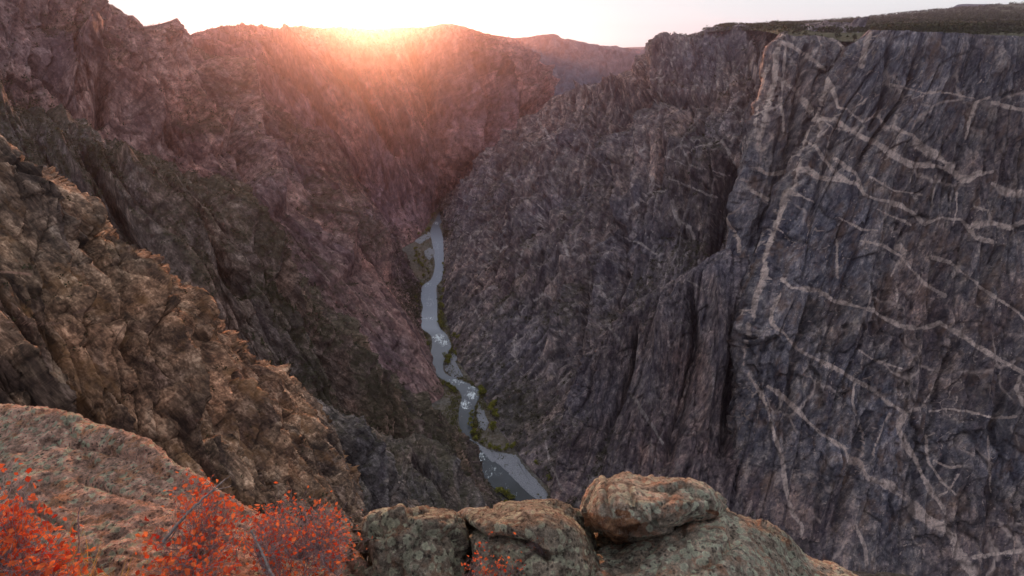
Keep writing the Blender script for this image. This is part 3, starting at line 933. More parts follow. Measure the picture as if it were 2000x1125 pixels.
VEINS_MAIN = [
    ([(1615, 156), (1631, 185), (1636, 210), (1655, 213), (1670, 227), (1687, 238)], 9),
    ([(1584, 235), (1630, 231), (1655, 249), (1680, 265), (1709, 277), (1744, 302), (1780, 320), (1826, 323), (1855, 334), (1869, 348), (1890, 352), (1911, 341), (1940, 334)], 9),
    ([(1687, 238), (1712, 219), (1727, 249), (1744, 245), (1762, 256), (1783, 263), (1794, 281)], 7),
    ([(1794, 285), (1830, 300), (1855, 330), (1880, 350)], 16), ([(1940, 360), (1965, 375), (2000, 378), (2040, 372)], 13),
    ([(1556, 332), (1577, 330), (1602, 348), (1648, 355), (1673, 355), (1684, 377), (1709, 389), (1744, 396)], 6),
    ([(1591, 277), (1609, 309), (1631, 341), (1655, 352)], 4), ([(1631, 309), (1652, 327), (1673, 338), (1684, 373)], 5),
    ([(1727, 162), (1766, 172), (1808, 181), (1851, 180), (1869, 183), (1901, 192)], 3.5), ([(1940, 201), (2000, 213), (2050, 218)], 6),
    ([(1700, 62), (1690, 90), (1682, 128)], 6), ([(1617, 160), (1590, 230), (1570, 280), (1555, 350), (1548, 375)], 5),
    ([(1687, 380), (1727, 394), (1759, 400), (1783, 416), (1805, 437), (1840, 426), (1876, 428), (1887, 440), (1904, 465), (1936, 469)], 7),
    ([(1901, 439), (1940, 437), (1975, 444), (2000, 430), (2050, 428)], 8), ([(1712, 407), (1744, 423), (1780, 439)], 3.5),
    ([(1638, 423), (1680, 448), (1716, 451)], 3.5), ([(1680, 469), (1709, 476), (1730, 483), (1759, 501), (1776, 522), (1808, 554), (1844, 576)], 5),
    ([(1750, 480), (1765, 490)], 12), ([(1755, 512), (1741, 540)], 5), ([(1904, 405), (1930, 412), (1935, 430)], 5),
    ([(1819, 503), (1855, 512), (1883, 536), (1911, 558), (1940, 579), (1975, 600), (2000, 622), (2050, 650)], 4),
    ([(1528, 545), (1545, 561), (1599, 568), (1627, 586), (1677, 599), (1709, 608), (1730, 622), (1773, 641), (1798, 640), (1833, 629), (1855, 643), (1887, 661), (1940, 696), (1975, 714), (2000, 728), (2060, 750)], 7),
    ([(1524, 572), (1506, 611), (1506, 632), (1538, 657), (1556, 679), (1581, 696), (1620, 714), (1652, 732), (1684, 750), (1727, 775)], 5),
    ([(1535, 376), (1513, 444), (1500, 480), (1490, 540), (1475, 590), (1467, 629), (1458, 671), (1450, 714)], 8),
    ([(1540, 376), (1560, 380), (1590, 395)], 4), ([(1518, 447), (1530, 455), (1542, 470)], 3),
    ([(1499, 753), (1528, 775), (1563, 807), (1606, 849), (1652, 878), (1659, 899), (1680, 903), (1695, 931), (1727, 949), (1780, 981)], 8),
    ([(1780, 981), (1808, 1013), (1851, 1034), (1869, 1066), (1887, 1102), (1904, 1135)], 17), ([(1727, 940), (1770, 965), (1800, 1000)], 12),
    ([(1641, 725), (1670, 743), (1709, 764), (1744, 793), (1769, 809)], 5), ([(1769, 809), (1755, 832), (1766, 867), (1787, 899), (1808, 942), (1826, 974), (1847, 1002)], 9),
    ([(1670, 746), (1666, 785), (1677, 825), (1687, 860), (1684, 892)], 4), ([(1815, 803), (1844, 798), (1887, 803), (1933, 814), (1986, 814)], 3),
    ([(1769, 809), (1800, 795), (1840, 740)], 5), ([(1740, 810), (1715, 850), (1705, 890)], 4),
    ([(1826, 899), (1855, 913), (1876, 910)], 3), ([(1833, 970), (1855, 953), (1870, 925)], 3), ([(1904, 1088), (1940, 1080), (2000, 1077), (2050, 1070)], 7),
    ([(1499, 796), (1510, 842), (1528, 896), (1535, 956), (1549, 1002), (1567, 1027), (1563, 1080)], 5), ([(1808, 850), (1812, 900), (1840, 940), (1865, 965)], 4),
    ([(1990, 735), (1985, 760), (1998, 790)], 7), ([(1673, 1027), (1687, 1063), (1695, 1102)], 4), ([(1633, 465), (1634, 540)], 3),
    ([(1750, 545), (1757, 600)], 2.5), ([(1677, 685), (1700, 700), (1760, 720)], 2.5), ([(1930, 850), (1935, 960)], 2.5),
    ([(1885, 270), (1905, 200), (1930, 190)], 4), ([(1560, 270), (1595, 285)], 5), ([(1700, 345), (1740, 370), (1800, 380)], 2.5),
    ([(1460, 730), (1480, 760), (1500, 800)], 6), ([(1870, 375), (1868, 410), (1860, 440)], 3)]
sheet('veined_cliff', C(
    [(1740, 75, 900), (1690, 165, 850), (1640, 300, 800), (1590, 450, 740), (1550, 620, 680), (1520, 820, 610), (1500, 1000, 560), (1480, 1200, 500)],
    [(1712, 62, 790), (1660, 155, 760), (1605, 290, 720), (1560, 440, 670), (1515, 610, 620), (1480, 800, 560), (1465, 980, 505), (1450, 1200, 445)],
    [(1700, 60, 730), (1640, 152, 710), (1583, 290, 675), (1537, 440, 635), (1487, 610, 585), (1457, 800, 530), (1440, 980, 478), (1430, 1200, 420)],
    [(1718, 60, 700), (1665, 160, 682), (1612, 300, 650), (1570, 450, 615), (1525, 620, 570), (1500, 810, 515), (1490, 985, 465), (1490, 1200, 408)],
    [(1770, 62, 685), (1740, 165, 668), (1690, 305, 640), (1650, 460, 605), (1615, 640, 560), (1600, 820, 505), (1600, 990, 458), (1610, 1200, 400)],
    [(1840, 64, 680), (1820, 170, 662), (1780, 310, 634), (1750, 470, 598), (1730, 650, 553), (1720, 830, 498), (1730, 1000, 452), (1750, 1200, 394)],
    [(1920, 68, 670), (1905, 172, 655), (1880, 315, 628), (1865, 475, 590), (1860, 655, 545), (1865, 835, 490), (1880, 1000, 445), (1900, 1200, 388)],
    [(2005, 72, 660), (1998, 175, 645), (1990, 320, 618), (1990, 480, 580), (2000, 660, 535), (2015, 840, 480), (2030, 1000, 438), (2050, 1200, 382)],
    [(2150, 74, 640), (2150, 180, 625), (2150, 320, 600), (2155, 480, 562), (2170, 660, 518), (2190, 840, 468), (2210, 1000, 428), (2230, 1200, 374)],
    [(2400, 76, 600), (2400, 180, 585), (2400, 320, 560), (2410, 480, 525), (2430, 660, 485), (2460, 840, 440), (2480, 1000, 405), (2500, 1200, 360)]),
    M_PAINT, veins=VEINS_MAIN,
    ribs=[([(1805, 71), (1776, 149), (1751, 203), (1684, 295), (1652, 345)], 4, -9), ([(1735, 70), (1712, 219), (1690, 260)], 4, -7),
          ([(1722, 65), (1700, 160), (1670, 230)], 6, 7), ([(1760, 70), (1740, 150), (1725, 210)], 6, 6), ([(1900, 300), (1880, 500), (1840, 700)], 16, 8),
          ([(1640, 230), (1600, 360), (1570, 470)], 5, -6), ([(1583, 290), (1537, 440), (1487, 610), (1457, 760)], 7, 9),
          ([(1590, 560), (1545, 700), (1530, 860)], 8, -9), ([(1860, 660), (1830, 780), (1800, 900)], 9, -8), ([(1940, 480), (1900, 600)], 7, -7),
          ([(1690, 800), (1660, 900), (1620, 1040)], 10, -12), ([(1620, 860), (1600, 960), (1580, 1080)], 12, 14), ([(1900, 90), (1880, 180)], 5, -5),
          ([(1950, 90), (1945, 160), (1920, 260)], 8, 5)],
    rib_noise=[(70, 11, 6, True), (24, 5.0, 6, True), (9, 1.5, 5, True)], slabs=[(26, 4.5, 150), (10, 2.0, 60), (4, 0.7, 24)], amps=[(24, 4.0, 0.28, 1.4), (10, 2.0, 0.3, 1.5), (4.5, 0.8, 0.35, 1.4)], fine=(6, 1.0, 3),
    lean=-0.15, vegk=0.12, wall_amp=1.5, seed=13, hair=0.75, step=2.0, label='huge dark cliff crossed by branching pale pink dikes')

# ================================================================== RIGHT RIM PLATEAU
M_SOIL = rock_mat('rim_soil', [(0.06, 0.055, 0.03), (0.09, 0.08, 0.045), (0.13, 0.11, 0.07), (0.2, 0.17, 0.12)], 14.0, thin=0, bumpk=0.4, veg=(0.05, 0.055, 0.025))
sheet('plateau', C(
    [(1290, 120, 1300), (1292, 112, 1420), (1292, 111, 1700), (1292, 116, 2400)],
    [(1360, 74, 1235), (1362, 68, 1320), (1364, 67, 1700), (1364, 72, 2400)],
    [(1394, 61, 1205), (1396, 56, 1300), (1396, 56, 1700), (1396, 62, 2500)],
    [(1470, 58, 1140), (1470, 54, 1260), (1470, 53, 1700), (1470, 54, 2600)],
    [(1530, 68, 830), (1532, 58, 1000), (1532, 49, 1600), (1532, 46, 2700)],
    [(1600, 78, 800), (1600, 64, 960), (1602, 52, 1500), (1602, 41, 2700)],
    [(1690, 80, 790), (1690, 62, 920), (1692, 48, 1500), (1692, 34, 2700)],
    [(1720, 67, 705), (1720, 60, 850), (1722, 46, 1500), (1722, 31, 2700)],
    [(1840, 69, 682), (1840, 60, 800), (1840, 43, 1400), (1840, 19, 2600)],
    [(1920, 72, 673), (1920, 62, 790), (1920, 43, 1400), (1920, 13, 2600)],
    [(2005, 76, 664), (2005, 64, 780), (2005, 44, 1400), (2005, 6, 2600)],
    [(2150, 78, 645), (2150, 66, 760), (2150, 44, 1400), (2150, 0, 2600)],
    [(2400, 80, 605), (2400, 66, 720), (2400, 44, 1300), (2400, -10, 2600)]),
    M_SOIL, rib_noise=[(120, 5, 1, False)], amps=[(20, 1.5, 1, 0.5)], skirt=False, vegk=1.6, wall_amp=1.5, seed=14,
    label='gently rising wooded plateau on the right rim')

# far side slopes behind the camera's sight are closed by a ground sheet
M_BANK = rock_mat('bank_soil', [(0.05, 0.045, 0.035), (0.08, 0.07, 0.055), (0.11, 0.10, 0.085), (0.17, 0.16, 0.15)], 5.0, thin=0, bumpk=0.5, veg=(0.06, 0.065, 0.02))


def grid_ground(name, x0, x1, y0, y1, z, n, mat, amp, label):
    xs, ys = np.linspace(x0, x1, n), np.linspace(y0, y1, n)
    X, Y = np.meshgrid(xs, ys)
    V = np.stack([X.ravel(), Y.ravel(), np.full(X.size, z)], -1)
    V[:, 2] += fbm(V / 30.0, 3, 3) * amp
    i = np.arange(n - 1)[:, None] * n + np.arange(n - 1)[None, :]
    Fq = np.stack([i, i + 1, i + n + 1, i + n], -1).reshape(-1, 4)
    o = mesh_np(name, V, Fq, mat, True, {'vein': np.zeros(len(V)), 'veg': np.full(len(V), 0.45), 'crack': np.zeros(len(V))})
    return tag(o, label, kind='structure')


grid_ground('canyon_floor', -900, 900, -200, 2200, RIVER_Z - 1.6, 260, M_BANK, 1.0, 'brown canyon floor beside the river')
V = np.array([(-14000, -6000, -650), (14000, -6000, -650), (14000, 16000, -650), (-14000, 16000, -650)])
tag(mesh_np('ground', V, np.array([[0, 1, 2, 3]]), M_FAR, False, {'vein': np.zeros(4), 'veg': np.zeros(4), 'crack': np.zeros(4)}), 'broad base ground under the canyon land', kind='structure')

# ================================================================== RIVER
BANKS = [(396, 878, 893), (405, 866, 884), (415, 858, 878), (430, 851, 868), (440, 845, 858), (455, 841, 862), (480, 846, 868), (500, 848, 866), (520, 850, 866),
         (545, 843, 862), (560, 825, 852), (580, 822, 852), (600, 827, 853), (620, 822, 853), (640, 823, 858), (655, 842, 872), (675, 845, 880),
         (690, 842, 873), (710, 842, 865), (730, 850, 870), (745, 872, 905), (760, 895, 932), (775, 903, 935), (790, 900, 928), (805, 897, 925),
         (830, 898, 922), (850, 906, 920), (865, 912, 926), (880, 920, 945), (900, 926, 968), (920, 935, 992), (940, 953, 1016), (960, 975, 1040),
         (980, 1000, 1062), (1000, 1030, 1085), (1030, 1080, 1130), (1080, 1160, 1220)]


def water_mat():
    m, nt, b = new_mat('river_water')
    n = NB(nt)
    rip = n.noise(n.map((1, 1, 1)), 0.35, 5, 0.65)
    big = n.noise(n.obj, 0.02, 3)
    c = n.ramp(big, [(0.35, (0.018, 0.026, 0.034)), (0.65, (0.04, 0.052, 0.066))])
    c = n.mix(n.math('MULTIPLY', n.attr('sky_pale'), 0.8), c, (0.36, 0.41, 0.49))  # sky reflection painted in as a paler water colour
    fo = n.math('ADD', n.attr('foam'), n.math('MULTIPLY', n.math('SUBTRACT', n.noise(n.map((1, 0.45, 1)), 0.22, 9, 0.85), 0.5), 3.2))
    ff = n.ramp(fo, [(0.46, 0.0), (0.62, 1.0)])
    c = n.mix(ff, c, (0.80, 0.88, 0.92))
    nt.links.new(c, b.inputs['Base Color'])
    b.inputs['Specular IOR Level'].default_value = 0.35
    rr = n.mix(ff, 0.12, 0.8)
    nt.links.new(rr, b.inputs['Roughness'])
    nt.links.new(n.bump(rip, 0.22, 0.7), b.inputs['Normal'])
    return m


def river():
    b = np.array(BANKS, float)
    nr, nc = 260, 14
    g = np.stack([b[:, 0], b[:, 1], b[:, 2]], -1)
    r = catmull(g, nr, 0)
    y = r[:, 0]
    D = np.array([DZ(v) for v in y])
    t = np.linspace(-0.04, 1.04, nc)
    PX = r[:, 1:2] * (1 - t) + r[:, 2:3] * t
    PXn = PX.copy()
    PY = np.broadcast_to(y[:, None], PX.shape)
    P = unproj(PXn, PY, np.broadcast_to(D[:, None], PX.shape))
    P[..., 2] = RIVER_Z + 0.1
    px, py = PX.ravel(), PY.ravel()
    foam = np.zeros(px.shape)
    for (x, yy, rx, ry, k) in ((857, 660, 16, 10, 0.62), (866, 669, 12, 10, 0.62), (921, 772, 14, 11, 0.62), (908, 790, 14, 12, 0.6), (965, 925, 14, 16, 0.36), (1000, 965, 12, 10, 0.25), (893, 745, 22, 9, 0.48), (925, 758, 14, 9, 0.42), (937, 893, 14, 26, 0.5),
                               (960, 920, 22, 14, 0.34), (838, 622, 14, 5, 0.45), (836, 556, 12, 5, 0.4), (852, 436, 7, 4, 0.5), (918, 870, 5, 12, 0.45),
                               (856, 500, 10, 30, 0.22), (985, 950, 20, 12, 0.2), (838, 590, 14, 20, .3), (855, 480, 12, 14, .3), (858, 540, 9, 18, .28), (900, 820, 12, 14, .15), (850, 700, 20, 20, .1), (940, 900, 25, 30, .25), (862, 600, 8, 40, .3)):
        foam = np.maximum(foam, k * np.exp(-(((px - x) / rx) ** 2 + ((py - yy) / ry) ** 2) ** 1.2))
    sh = np.interp(py, [400, 440, 470, 640, 660, 760, 800, 850, 880], [0.3, 0.6, 1.15, 1.1, 0.5, 0.35, 0.15, 0.05, 0.0])  # painted sky paleness along the river, strongest on the upstream reach
    i = np.arange(nr - 1)[:, None] * nc + np.arange(nc - 1)[None, :]
    Fq = np.stack([i, i + nc, i + nc + 1, i + 1], -1).reshape(-1, 4)
    o = mesh_np('river', P.reshape(-1, 3), Fq, water_mat(), True, {'foam': foam, 'sky_pale': sh})
    tag(o, 'winding blue grey river with white rapids on the canyon floor', kind='structure')


river()


def gravel_mat():
    m, nt, b = new_mat('gravel')
    n = NB(nt)
    st = n.voro(n.obj, 0.6, 'F1')
    c = n.ramp(n.noise(n.obj, 0.8, 8, 0.8), [(0.35, (0.16, 0.165, 0.18)), (0.5, (0.27, 0.28, 0.31)), (0.65, (0.42, 0.43, 0.47))])
    nt.links.new(c, b.inputs['Base Color'])
    nt.links.new(n.bump(st, 0.8), b.inputs['Normal'])
    return m


M_GRAVEL = gravel_mat()


def gravel(poly, label):
    import mathutils.geometry as mg
    # low mound: outline ring, inner ring, centre
    P = np.array([unproj(x, y, DZ(y)) for x, y in poly])
    c = P.mean(0)
    rings = []
    n = len(P)
    # densify
    m = n * 6
    t = np.linspace(0, n, m, endpoint=False)
    i = t.astype(int)
    f = (t - i)[:, None]
    R = P[i] * (1 - f) + P[(i + 1) % n] * f
    R[:, :2] += (np.random.RandomState(3).rand(m, 2) - 0.5) * 2.0
    V = []
    for k, s in enumerate((1.0, 0.9, 0.65, 0.3, 0.02)):
        q = c + (R - c) * s
        q[:, 2] = RIVER_Z + (-0.9, 0.5, 1.0, 1.2, 1.25)[k]
        V.append(q)
    V = np.concatenate(V)
    Fq = [(k * m + j, k * m + (j + 1) % m, (k + 1) * m + (j + 1) % m, (k + 1) * m + j) for k in range(4) for j in range(m)]
    tag(mesh_np('gravel_bar', V, np.array(Fq), M_GRAVEL, True), label, kind='structure')


gravel([(912, 856), (930, 862), (955, 880)], 'narrow upper tip of the long gravel bar')
gravel([(950, 876), (985, 884), (1008, 888), (1018, 902), (995, 925), (968, 905)], 'pale gravel bar inside the lower river bend')
gravel([(925, 862), (960, 880), (975, 905), (960, 903)], 'gravel strip beside the sparkling rapids')
gravel([(1000, 895), (1020, 905), (1036, 925), (1055, 945), (1070, 962), (1072, 985), (1050, 978), (1020, 955), (990, 925)], 'widest pale gravel bar nearest the viewer')
gravel([(828, 490), (840, 483), (850, 487), (849, 500), (838, 508), (830, 500)], 'small round gravel bar on the left bank far upstream')
gravel([(893, 674), (906, 682), (892, 703), (888, 720), (906, 735), (886, 738), (868, 722), (874, 700), (884, 688)], 'curved gravel beach below the big rapid')
gravel([(934, 785), (945, 800), (955, 825), (948, 840), (936, 835), (930, 812)], 'grey gravel patch under the trees on the right bank')
gravel([(808, 470), (838, 452), (843, 458), (838, 466), (820, 476)], 'sandy strip on the far left bank')


haze_m = bpy.data.materials.new('air')
haze_m.use_nodes = True
hn = haze_m.node_tree
for n_ in list(hn.nodes):
    hn.nodes.remove(n_)
ho = hn.nodes.new('ShaderNodeOutputMaterial')
hv = hn.nodes.new('ShaderNodeVolumePrincipled')
hv.inputs['Color'].default_value = (0.95, 0.77, 0.90, 1)
hv.inputs['Density'].default_value = 0.6e-4
hv.inputs['Anisotropy'].default_value = 0.90
hn.links.new(hv.outputs[0], ho.inputs['Volume'])
HV = np.array([(x, y, z) for z in (-655, 170) for y in (-600, 10000) for x in (-6000, 6000)], float)
hz = mesh_np('haze', HV, np.array([(0, 2, 3, 1), (4, 5, 7, 6), (0, 1, 5, 4), (2, 6, 7, 3), (0, 4, 6, 2), (1, 3, 7, 5)]), haze_m, False)
tag(hz, 'thin bluish evening haze filling the canyon', kind='stuff')
# ================================================================== VEGETATION
def leaf_mat(name, dark, light, trans=0.25, useobj=False):
    m, nt, b = new_mat(name)
    n = NB(nt)
    if useobj:
        oi = nt.nodes.new('ShaderNodeObjectInfo')
        fac = oi.outputs['Random']
    else:
        fac = n.attr('rnd')
    c = n.ramp(fac, [(0.0, dark), (0.55, tuple((a + b_) / 2 for a, b_ in zip(dark, light))), (1.0, light)])
    nt.links.new(c, b.inputs['Base Color'])
    b.inputs['Roughness'].default_value = 0.7
    if trans:
        tr = nt.nodes.new('ShaderNodeBsdfTranslucent')
        nt.links.new(c, tr.inputs['Color'])
        mx = nt.nodes.new('ShaderNodeMixShader')
        mx.inputs[0].default_value = trans
        nt.links.new(b.outputs[0], mx.inputs[1])
        nt.links.new(tr.outputs[0], mx.inputs[2])
        nt.links.new(mx.outputs[0], nt.nodes['Material Output'].inputs['Surface'])
    return m


def plain_mat(name, a, b_, scale, rough=0.9, bump=0.0):
    m, nt, b = new_mat(name)
    n = NB(nt)
    f = n.noise(n.obj, scale, 5, 0.65)
    nt.links.new(n.ramp(f, [(0.35, a), (0.65, b_)]), b.inputs['Base Color'])
    b.inputs['Roughness'].default_value = rough
    if bump:
        nt.links.new(n.bump(f, bump), b.inputs['Normal'])
    return m


M_SCRUB = leaf_mat('scrub_leaf', (0.028, 0.030, 0.016), (0.085, 0.078, 0.040), 0.1)
M_JUNI = leaf_mat('juniper_leaf', (0.030, 0.038, 0.018), (0.11, 0.105, 0.048), 0.15)
M_RIVERLEAF = leaf_mat('riverside_leaf', (0.10, 0.12, 0.022), (0.36, 0.33, 0.05), 0.3)
M_BARK = plain_mat('bark', (0.05, 0.035, 0.025), (0.12, 0.09, 0.07), 3.0)
RS = np.random.RandomState(5)


def clump_faces(n, rad=(1, 1, 1), centre=(0, 0, 0), size=0.28, rs=RS, shell=0.45):
    """n leaf faces scattered through an ellipsoid, as (n*4,3) vertices"""
    d = rs.normal(size=(n, 3))
    d /= np.linalg.norm(d, axis=1, keepdims=True)
    r = (shell + (1 - shell) * rs.rand(n, 1)) ** 0.7
    c = d * r * np.array(rad) + np.array(centre)
    u = rs.normal(size=(n, 3))
    u /= np.linalg.norm(u, axis=1, keepdims=True)
    w = np.cross(u, d)
    w /= np.linalg.norm(w, axis=1, keepdims=True) + 1e-6
    k = size * (0.6 + 0.8 * rs.rand(n, 1))
    return np.stack([c - u * k, c + w * k * 0.7, c + u * k, c - w * k * 0.7], 1).reshape(-1, 3)


def scatter_stuff(name, P, R, mat, nf, label, squash=0.8, size=0.33, seed=1, variants=10):
    """all the shrubs of a slope nobody could count, as one object"""
    rs = np.random.RandomState(seed)
    V, Rn = [], []
    var = [clump_faces(nf, (1, 1, squash), (0, 0, 0.45), size, rs) for _ in range(variants)]
    which = rs.randint(0, variants, len(P))
    for k in range(variants):
        m = which == k
        p, r = P[m], R[m]
        v = var[k][None] * r[:, None, None] + p[:, None, :]
        V.append(v.reshape(-1, 3))
        tone = np.clip(rs.rand(len(p), 1) * 0.7 + rs.rand(len(p), nf) * 0.3, 0, 1)
        Rn.append(np.repeat(tone.ravel(), 4))
    V = np.concatenate(V)
    Fq = np.arange(len(V)).reshape(-1, 4)
    o = mesh_np(name, V, Fq, mat, False, {'rnd': np.concatenate(Rn)})
    return tag(o, label, kind='stuff')


def pick(key, n, seed, vmin=0.35, box=None, upmin=0.0, sharp=1.5):
    Vd, NN, x, y, veg, up = SURF[key]
    rs = np.random.RandomState(seed)
    w = np.clip(veg - vmin, 0, 1) ** sharp * (up > upmin)
    inb = (x > -40) & (x < 2040) & (y > -30) & (y < 1150)
    if box:
        inb &= (x > box[0]) & (x < box[2]) & (y > box[1]) & (y < box[3])
    w = w * inb
    if w.sum() <= 0:
        return np.zeros((0, 3))
    return Vd[rs.choice(len(Vd), n, p=w / w.sum())]


def scrub(keys, label, seed):
    PP, RR = [], []
    rs = np.random.RandomState(seed)
    for key, n, r, vm, um in keys:
        p = pick(key, n, seed + n, vm, None, um)
        PP.append(p)
        RR.append(r * (0.5 + rs.rand(len(p)) ** 2 * 1.3))
    return scatter_stuff('scrub', np.concatenate(PP), np.concatenate(RR), M_SCRUB, 9, label, seed=seed)


scrub([('canyon_wall4', 3000, 3.4, 0.2, 0.2), ('canyon_wall5', 7500, 2.4, 0.25, 0.2)], 'dark scrub dotted over the left and back canyon walls', 21)
scrub([('rocky_spur6', 10000, 1.25, 0.3, 0.25), ('rocky_ridge7', 700, 0.8, 0.3, 0.3), ('rocky_ridge8', 700, 0.55, 0.3, 0.3), ('cliff9', 450, 0.40, 0.1, 0.35)],
      'dark scrub covering the brown spur', 22)
scrub([('canyon_wall10', 8000, 2.6, 0.2, 0.2), ('rock_buttress11', 1600, 1.5, 0.25, 0.3), ('rock_buttress12', 500, 1.6, 0.1, 0.3), ('veined_cliff13', 250, 1.2, 0.05, 0.3)],
      'dark scrub on the ledges of the right canyon wall', 23)


# ---- trees one can tell apart
def tree_mesh(name, h, kind, seed):
    rs = np.random.RandomState(seed)
    V, Fs, mi = [], [], []
    # trunk with two limbs: four sided tapered prisms
    segs = [((0, 0, -0.4), (0.04 * h, 0.02 * h, h * 0.45), 0.045 * h, 0.03 * h), ((0.04 * h, 0.02 * h, h * 0.42), (0.16 * h, 0.05 * h, h * 0.72), 0.028 * h, 0.012 * h),
            ((0.04 * h, 0.02 * h, h * 0.40), (-0.13 * h, -0.05 * h, h * 0.74), 0.028 * h, 0.012 * h)]
    if kind == 'pine':
        segs = [((0, 0, -0.4), (0, 0, h * 0.95), 0.035 * h, 0.008 * h)]
    n0 = 0
    for a, b, ra, rb in segs:
        for p, r in ((a, ra), (b, rb)):
            for k in range(4):
                t = k * math.pi / 2
                V.append((p[0] + r * math.cos(t), p[1] + r * math.sin(t), p[2]))
        for k in range(4):
            Fs.append((n0 + k, n0 + (k + 1) % 4, n0 + 4 + (k + 1) % 4, n0 + 4 + k))
            mi.append(1)
        n0 += 8
    blobs = []
    if kind == 'pine':
        for k in range(6):
            t = k / 5
            blobs.append(((rs.uniform(-.03, .03) * h, rs.uniform(-.03, .03) * h, h * (0.22 + 0.72 * t)), (h * 0.2 * (1.05 - t), h * 0.2 * (1.05 - t), h * 0.1), 14))
    else:
        for k in range(6):
            an = rs.rand() * 6.28
            rr = rs.uniform(0.1, 0.27) * h
            blobs.append(((rr * math.cos(an), rr * math.sin(an), h * rs.uniform(0.42, 0.82)), (h * 0.22, h * 0.22, h * 0.17), 15))
        blobs.append(((0, 0, h * 0.8), (h * 0.2, h * 0.2, h * 0.18), 14))
    rn = [0.3] * n0
    for c, r, n in blobs:
        v = clump_faces(n, r, c, 0.085 * h, rs, 0.5)
        tone = rs.rand() * 0.6
        for k in range(n):
            V.extend(map(tuple, v[k * 4:k * 4 + 4]))
            Fs.append((n0, n0 + 1, n0 + 2, n0 + 3))
            mi.append(0)
            rn += [min(1, tone + rs.rand() * 0.4)] * 4
            n0 += 4
    me = bpy.data.meshes.new(name)
    me.from_pydata([tuple(map(float, v)) for v in V], [], Fs)
    me.polygons.foreach_set('material_index', mi)
    at = me.attributes.new('rnd', 'FLOAT', 'POINT')
    at.data.foreach_set('value', np.array(rn, F32))
    return me


def plant(name, meshes, P, S, label, cat, group, seed):
    rs = random.Random(seed)
    for p, s_ in zip(P, S):
        o = bpy.data.objects.new(name, rs.choice(meshes))
        o.location = p
        o.rotation_euler = (0, 0, rs.uniform(0, 6.28))
        o.scale = (s_ * rs.uniform(.85, 1.2), s_ * rs.uniform(.85, 1.2), s_ * rs.uniform(0.85, 1.15))
        COL.objects.link(o)
        tag(o, label, cat, group)


def with_mats(ms, leaf):
    for m in ms:
        m.materials.append(leaf)
        m.materials.append(M_BARK)
    return ms


RIV = with_mats([tree_mesh('riverside_tree', 1.0, 'broad', 30 + k) for k in range(5)], M_RIVERLEAF)
JUN = with_mats([tree_mesh('juniper_tree', 1.0, 'broad', 50 + k) for k in range(5)], M_JUNI)
PIN = with_mats([tree_mesh('pine_tree', 1.0, 'pine', 70 + k) for k in range(3)], M_JUNI)
rs = np.random.RandomState(77)
for (poly, n, size, side) in (
        ([(876, 470), (872, 500), (872, 540), (870, 560), (862, 590), (862, 620), (864, 645)], 40, 9, 'on the right bank by the pale upstream reach'),
        ([(884, 655), (895, 668), (880, 700), (872, 715)], 16, 10, 'on the right bank beside the big rapid'),
        ([(936, 760), (945, 775), (965, 800), (968, 830), (960, 850)], 26, 11, 'on the right bank above the gravel patch'),
        ([(925, 800), (918, 830), (930, 855), (960, 875), (985, 880), (1000, 872)], 26, 7, 'along the inner edge of the lower gravel bar'),
        ([(1035, 890), (1060, 920), (1085, 955), (1110, 985)], 16, 8, 'behind the widest gravel bar'),
        ([(840, 412), (846, 420), (838, 430), (830, 440)], 9, 12, 'on the left bank at the far bend'),
        ([(812, 462), (830, 455), (838, 448)], 7, 9, 'by the sandy strip far upstream'),
        ([(812, 490), (818, 510), (826, 525), (832, 500)], 22, 9, 'on the flat left bank below the round gravel bar'),
        ([(838, 520), (826, 545), (814, 565), (814, 600), (812, 620)], 24, 9, 'on the left bank by the pale upstream reach'),
        ([(812, 645), (826, 662), (836, 680), (834, 700)], 16, 9, 'on the left bank beside the big rapid'),
        ([(850, 745), (875, 755), (890, 770)], 14, 7, 'on the left bank above the white bend'),
        ([(968, 958), (985, 965), (1000, 975), (985, 985)], 12, 8, 'on the left bank just above the foreground boulders')):
    P, S = [], []
    for k in range(n):
        t = rs.rand() * (len(poly) - 1)
        i = int(t)
        f = t - i
        x = poly[i][0] * (1 - f) + poly[i + 1][0] * f + rs.normal() * 3.0
        y = poly[i][1] * (1 - f) + poly[i + 1][1] * f + rs.normal() * 2.0
        p = unproj(x, y, DZ(y))
        p[2] = RIVER_Z - 1.0
        P.append(p)
        S.append(size * rs.uniform(0.8, 1.6))
    plant('riverside_tree', RIV, P, S, 'olive green tree ' + side, 'tree', 'trees ' + side, int(size * n))

# low willows and brush on the river banks
rsb = np.random.RandomState(15)
bk = np.array(BANKS, float)
yy = rsb.uniform(405, 1000, 2600)
lft, rgt = np.interp(yy, bk[:, 0], bk[:, 1]), np.interp(yy, bk[:, 0], bk[:, 2])
sd_ = rsb.rand(len(yy)) < 0.5
off_ = np.abs(rsb.normal(size=len(yy))) * 13 + 2
xx = np.where(sd_, lft - off_, rgt + off_)
GRAV = [(912, 1072, 856, 985)]
okk = ~((xx > 915) & (xx < 1072) & (yy > 862) & (yy > 862 + (xx - 930) * 0.62) & (rsb.rand(len(xx)) < 0.93))
xx, yy = xx[okk], yy[okk]
pb = unproj(xx, yy, DZ(yy))
pb[:, 2] = RIVER_Z - 0.8
M_WILLOW = leaf_mat('willow_leaf', (0.05, 0.055, 0.018), (0.20, 0.19, 0.05), 0.2)
scatter_stuff('brush', pb, 1.2 + 2.8 * rsb.rand(len(pb)), M_WILLOW, 10, 'low olive brush lining both river banks', seed=16)

# pines on the second spur
p = pick('rocky_spur6', 60, 4, 0.35, (430, 520, 640, 720))
plant('pine_tree', PIN, p, 3.5 + 3.0 * rs.rand(len(p)), 'small dark pine on the brown spur above the grey ridge', 'tree', 'pines on the brown spur', 3)
